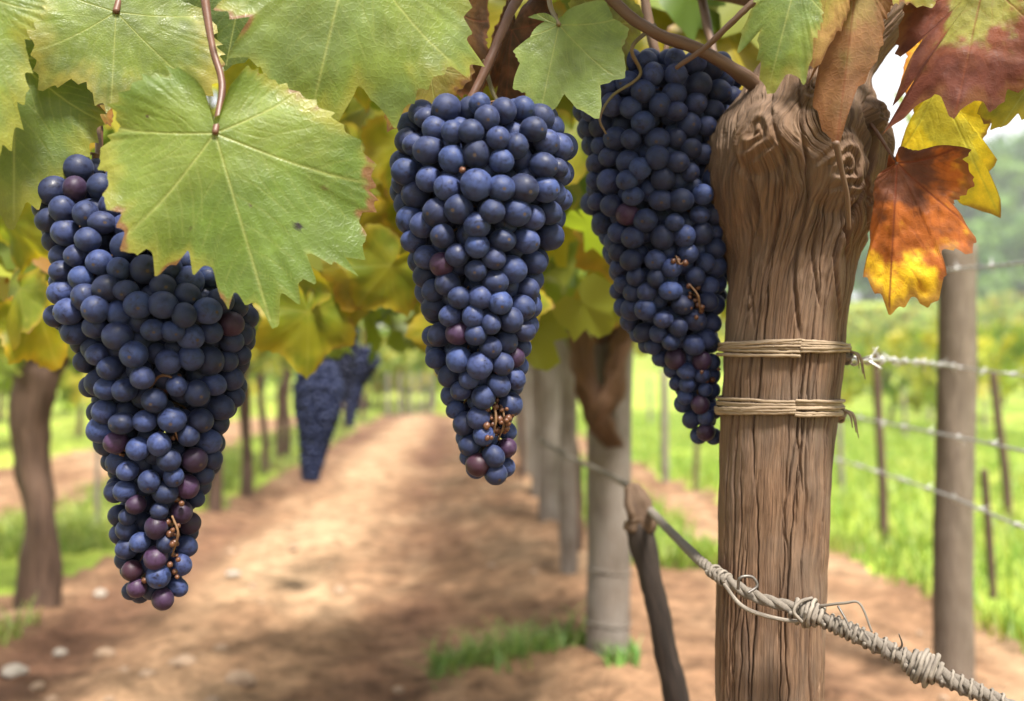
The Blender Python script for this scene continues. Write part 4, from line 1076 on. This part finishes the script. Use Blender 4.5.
hero('green leaf with yellowed serrated edge at the top left', (116, 12), (111, 107), .635, .625, 102, gc(edge=(.36, .34, .10), e0=.62, brown=.2, g0=(.14, .205, .06)), outline=
     [(111, 107), (97, 98), (90, 82), (76, 80), (64, 84), (52, 91), (46, 60), (44, 47), (24, 37), (37, 20), (31, 4), (45, -28), (80, -55), (112, -8), (125, -20), (170, -60), (215, -20), (206, 20), (214, 62), (186, 90), (150, 96), (128, 97)], petiole=[(128, -40, .66), (122, -12, .645), (116, 12, .634)], pr=.0024, fold=.10)
hero('pale leaf cut by the left border, uppermost of the two there', (-45, -20), (-4, 150), .57, .565, 103, gc(g0=(.17, .25, .09), brown=.1), outline=[(-4, 150), (10, 128), (16, 112), (12, 100), (22, 84), (19, 70), (23, 48), (17, 36), (21, 24), (34, 4), (28, -40), (-40, -30), (-120, 40), (-60, 120)], fold=.08)
hero('green leaf with brown drooping tip behind the left border leaf', (14, 58), (14, 222), .625, .61, 104, gc(g0=(.125, .195, .055), g1=(.165, .235, .065), e0=.72, brown=.4), outline=
     [(14, 222), (25, 200), (38, 196), (52, 174), (63, 170), (75, 150), (88, 126), (93, 88), (85, 48), (60, 20), (25, 25), (14, 48), (-20, 20), (-60, 60), (-70, 120), (-50, 180), (-5, 205)], fold=.12)
hero('wide pale green leaf cut by the top border left of the middle bunch', (352, -60), (310, 119), .60, .585, 105, gc(g0=(.165, .25, .085), brown=.3, e0=.84), outline=
     [(310, 119), (294, 100), (287, 103), (279, 92), (270, 98), (267, 64), (238, 57), (255, 24), (223, 17), (246, -6), (235, -55), (300, -120), (350, -78), (356, -80), (420, -120), (472, -60), (467, 0), (471, 27), (481, 41), (469, 56), (446, 55), (432, 68), (408, 87), (404, 100), (393, 111), (372, 87), (357, 75), (347, 98), (337, 117), (322, 103)], fold=.10, teeth=.065)
hero('small bright green leaf above the right shoulder of the middle bunch', (559, 25), (540, 115), .625, .615, 106, gc(g0=(.17, .26, .08), g1=(.19, .28, .088), brown=.0, edge=(.22, .30, .10), e0=.9), outline=
     [(540, 115), (528, 90), (515, 85), (522, 62), (516, 50), (532, 37), (530, 16), (546, 21), (557, 21), (562, 17), (571, 7), (586, 0), (603, -3), (611, 16), (626, 27), (619, 44), (622, 73), (610, 76), (598, 81), (597, 114), (574, 103), (564, 91), (553, 106)], petiole=[(548, -20, .655), (550, 5, .64), (559, 25, .624)], pr=.0016, pmat='green_stem', fold=.08, wave=.03, teeth=.02)
hero('green leaf hanging in front of the head of the big trunk', (797, -22), (768, 90), .60, .60, 107, gc(g0=(.15, .24, .08), edge=(.30, .33, .10), brown=.0, e0=.85), outline=
     [(768, 90), (763, 68), (760, 49), (740, 46), (761, 26), (757, 0), (750, -32), (772, -52), (798, -40), (830, -42), (821, 0), (813, 40), (803, 84), (793, 67)], fold=.2)
hero('golden tan leaf side between the green leaf and the dried brown leaf', (832, -34), (813, 68), .612, .612, 122, wc((.40, .33, .08), (.42, .30, .09), (.36, .22, .08), vcol=(.3, .2, .06)), outline=[(813, 68), (800, 30), (800, -10), (815, -50), (860, -50), (850, 0), (834, 34)], mat='dry_leaf', fold=.2)
hero('dried brown folded leaf hanging in front of the big trunk', (858, -30), (836, 152), .615, .62, 108, wc((.33, .24, .10), (.30, .165, .085), (.24, .12, .06)), outline=
     [(836, 152), (826, 128), (815, 100), (803, 86), (820, 54), (832, 20), (840, -30), (858, -44), (876, -40), (884, 15), (874, 60), (858, 86), (846, 116)], fold=.55, mat='dry_leaf', wave=.06, petiole=[(836, 142, .620), (841, 168, .628), (847, 196, .637), (849, 229, .648)], pr=.0017, pmat='cane')
hero('reddish brown leaf hanging at the top right corner', (985, -22), (955, 115), .64, .625, 109, wc((.26, .25, .06), (.17, .055, .030), (.12, .038, .026), bias=.08), outline=
     [(955, 115), (946, 98), (940, 86), (918, 98), (892, 118), (904, 88), (926, 66), (909, 46), (932, 28), (915, 0), (930, -50), (980, -60), (1040, -50), (1064, 20), (1040, 60), (1024, 68), (1016, 84), (1001, 86), (992, 104), (982, 100), (972, 94)], mat='dry_leaf', fold=.12, teeth=.05, wave=.09, relief=.022)
hero('bright lemon yellow leaf behind the reddish brown one', (938, 84), (1000, 217), .70, .69, 110, wc((.72, .66, .08), (.90, .74, .05), (.88, .68, .045), vcol=(.40, .42, .07), va=.4), outline=
     [(1000, 217), (983, 209), (966, 204), (950, 186), (925, 168), (903, 150), (916, 110), (926, 84), (940, 68), (957, 84), (975, 98), (987, 125), (981, 140), (995, 160), (988, 172), (999, 196)], mat='dry_leaf', fold=.10, teeth=.02)
hero('small orange leaf tip peeking out left of the yellow leaf', (921, 46), (911, 92), .72, .71, 111, wc((.62, .36, .03), (.66, .32, .03), (.6, .24, .03), vcol=(.4, .2, .03)), outline=[(911, 92), (903, 84), (906, 70), (910, 55), (921, 40), (938, 52), (930, 76), (921, 84)], mat='dry_leaf')
hero('orange and yellow autumn leaf hanging at the right of the big trunk', (897, 164), (889, 308), .665, .65, 112, wc((.15, .055, .03), (.40, .115, .025), (.74, .47, .025), axis=(-.42, 1.0), bias=-.18, vcol=(.18, .045, .02), va=.85), outline=
     [(889, 308), (882, 290), (873, 281), (866, 265), (872, 237), (876, 201), (888, 168), (897, 158), (918, 147), (940, 150), (964, 155), (956, 164), (967, 183), (958, 192), (946, 201), (958, 214), (969, 236), (959, 254), (948, 246), (936, 250), (940, 272), (934, 292), (925, 305), (914, 291), (900, 302)], mat='dry_leaf', fold=.26, teeth=.05, wave=.12, relief=.028,
     petiole=[(868, 120, .70), (882, 140, .68), (897, 164, .664)], pr=.0012)
hero('yellow green leaf cut by the right border', (1050, 54), (1003, 124), .66, .65, 113, gc(g0=(.30, .32, .06), g1=(.38, .38, .06), edge=(.48, .42, .06), brown=.2), outline=[(1003, 124), (986, 106), (1000, 84), (1020, 66), (1050, 44), (1090, 60), (1080, 110), (1040, 125), (1018, 112)])
hero('dark green leaf between the two large leaves at the top left', (246, -34), (226, 66), .665, .66, 114, gc(g0=(.09, .15, .04), g1=(.11, .17, .045), edge=(.13, .18, .05), brown=0), w=.9)
hero('withered brown leaf behind the stalk of the middle bunch', (452, 10), (438, 124), .73, .72, 115, wc((.10, .07, .028), (.16, .085, .035), (.09, .048, .025)), w=.7, yaw=30, mat='dry_leaf', fold=.4, wave=.12)
hero('curled rusty leaf directly above the middle bunch', (512, 30), (500, 112), .735, .73, 116, wc((.08, .045, .022), (.13, .06, .03), (.07, .035, .02)), w=.55, yaw=-35, mat='dry_leaf', fold=.5, wave=.14)
hero('olive leaf tucked between the small bright leaf and the right bunch', (606, 22), (584, 96), .72, .715, 117, gc(g0=(.16, .18, .04), g1=(.22, .20, .05), brown=.3), w=.7, yaw=20)
hero('small tan leaf behind the right edge of the wide pale leaf', (430, 66), (386, 128), .70, .70, 118, gc(g0=(.24, .22, .06), g1=(.30, .24, .07), edge=(.34, .20, .06), brown=.7, e0=.5), w=.7, yaw=-15)
hero('yellowing leaf scrap beside the stem of the left grape bunch', (97, 96), (90, 130), .70, .69, 119, gc(g0=(.25, .20, .06), g1=(.34, .22, .07), edge=(.40, .20, .07), brown=.5, e0=.5), w=.7, yaw=20)
hero('yellow green leaf above the head of the big trunk at the top border', (890, -52), (866, 14), .64, .63, 120, gc(g0=(.20, .24, .05), edge=(.40, .34, .07), brown=.4), w=1.0)
hero('green leaf at the top border left of the reddish brown leaf', (922, -50), (926, 20), .66, .655, 121, gc(g0=(.19, .24, .05), edge=(.36, .34, .07), brown=.2), w=.8)

# ------------------------------------------------------------------ canopy leaves of the near vine, behind the bunches, and unseen shading leaves added above
CM = []
for s in range(7):
    V, Fq, vein, t, th = leaf_blade(300 + s, nth=110, nr=12, fold=.22, droop=.4, wave=.12)
    CM.append(mk_mesh('leaf', V, Fq, M['canopy'], True, green_cols(V, vein, t, th, 300 + s, (.20, .28, .03), (.32, .35, .035), (.44, .38, .05), .3, .7, (.42, .44, .12)), V[:, :2]))
def ymax(px):
    return np.interp(px, [-80, 0, 60, 110, 250, 300, 380, 450, 540, 600, 640, 700, 730], [345, 340, 330, 310, 325, 320, 345, 345, 330, 298, 290, 265, 150])
r_ = np.random.default_rng(77); near = []; far = []
for k in range(520):
    px = r_.uniform(-90, 735); y = -45 + (ymax(px) + 45) * r_.random() ** .85; d = r_.uniform(1.0, 2.0)
    near.append((px, y, d, r_.uniform(.045, .07)))
for k in range(70):
    px = r_.uniform(255, 545); near.append((px, r_.uniform(150, 322), r_.uniform(1.15, 2.0), r_.uniform(.055, .085)))
for k in range(80):
    px = r_.uniform(400, 770); near.append((px, r_.uniform(-50, 95 if px < 600 else 60), r_.uniform(1.0, 1.7), r_.uniform(.06, .09)))
near.sort(key=lambda q: -((q[3] / q[2]) * (1.0 if q[1] > 0 else .3) / (.6 + q[2])))
def place_leaf(q):
    b = np.array([r_.normal(0, .5), r_.normal(0, .35), -1.0]); b /= np.linalg.norm(b)
    n = np.array([r_.normal(0, .45), -1 + r_.normal(0, .3), r_.normal(.5, .4)]); a = np.cross(b, n); a /= np.linalg.norm(a); n = np.cross(a, b)
    return Matrix([[*(q[3] * np.array([a[i], b[i], n[i]])), P(q[0], q[1], q[2])[i] - ORG[i]] for i in range(3)] + [[0, 0, 0, 1]])
for q in near[:58]:
    o = link('leaf', CM[r_.integers(7)], vine_root); o.matrix_local = place_leaf(q)
rest = near[58:]
v, f, c = leaf_cloud([P(*q[:3]) - ORG for q in rest], [q[3] for q in rest], foliage_cols(len(rest), 9, .08), face=np.array([0, -.8, .3]), seed=9)
tag(link('foliage', mk_mesh('foliage', v, f, M['crown'], False, c), vine_root), kind='stuff')

r_ = np.random.default_rng(91)  # unseen leaves added above the frame to shade the right bunch
for k in range(42):
    p_ = np.array([r_.uniform(.05, .165), r_.uniform(.57, .70), r_.uniform(.965, 1.04)]); b = np.array([r_.normal(0, .8), r_.normal(0, .8), -.35]); b /= np.linalg.norm(b)
    n_ = np.array([r_.normal(.2, .3), r_.normal(-.3, .3), 1.0]); a = np.cross(b, n_); a /= np.linalg.norm(a); n_ = np.cross(a, b); sc_ = r_.uniform(.05, .07)
    o = link('leaf', CM[r_.integers(7)], vine_root)
    o.matrix_local = Matrix([[*(sc_ * np.array([a[i], b[i], n_[i]])), p_[i] - ORG[i]] for i in range(3)] + [[0, 0, 0, 1]])
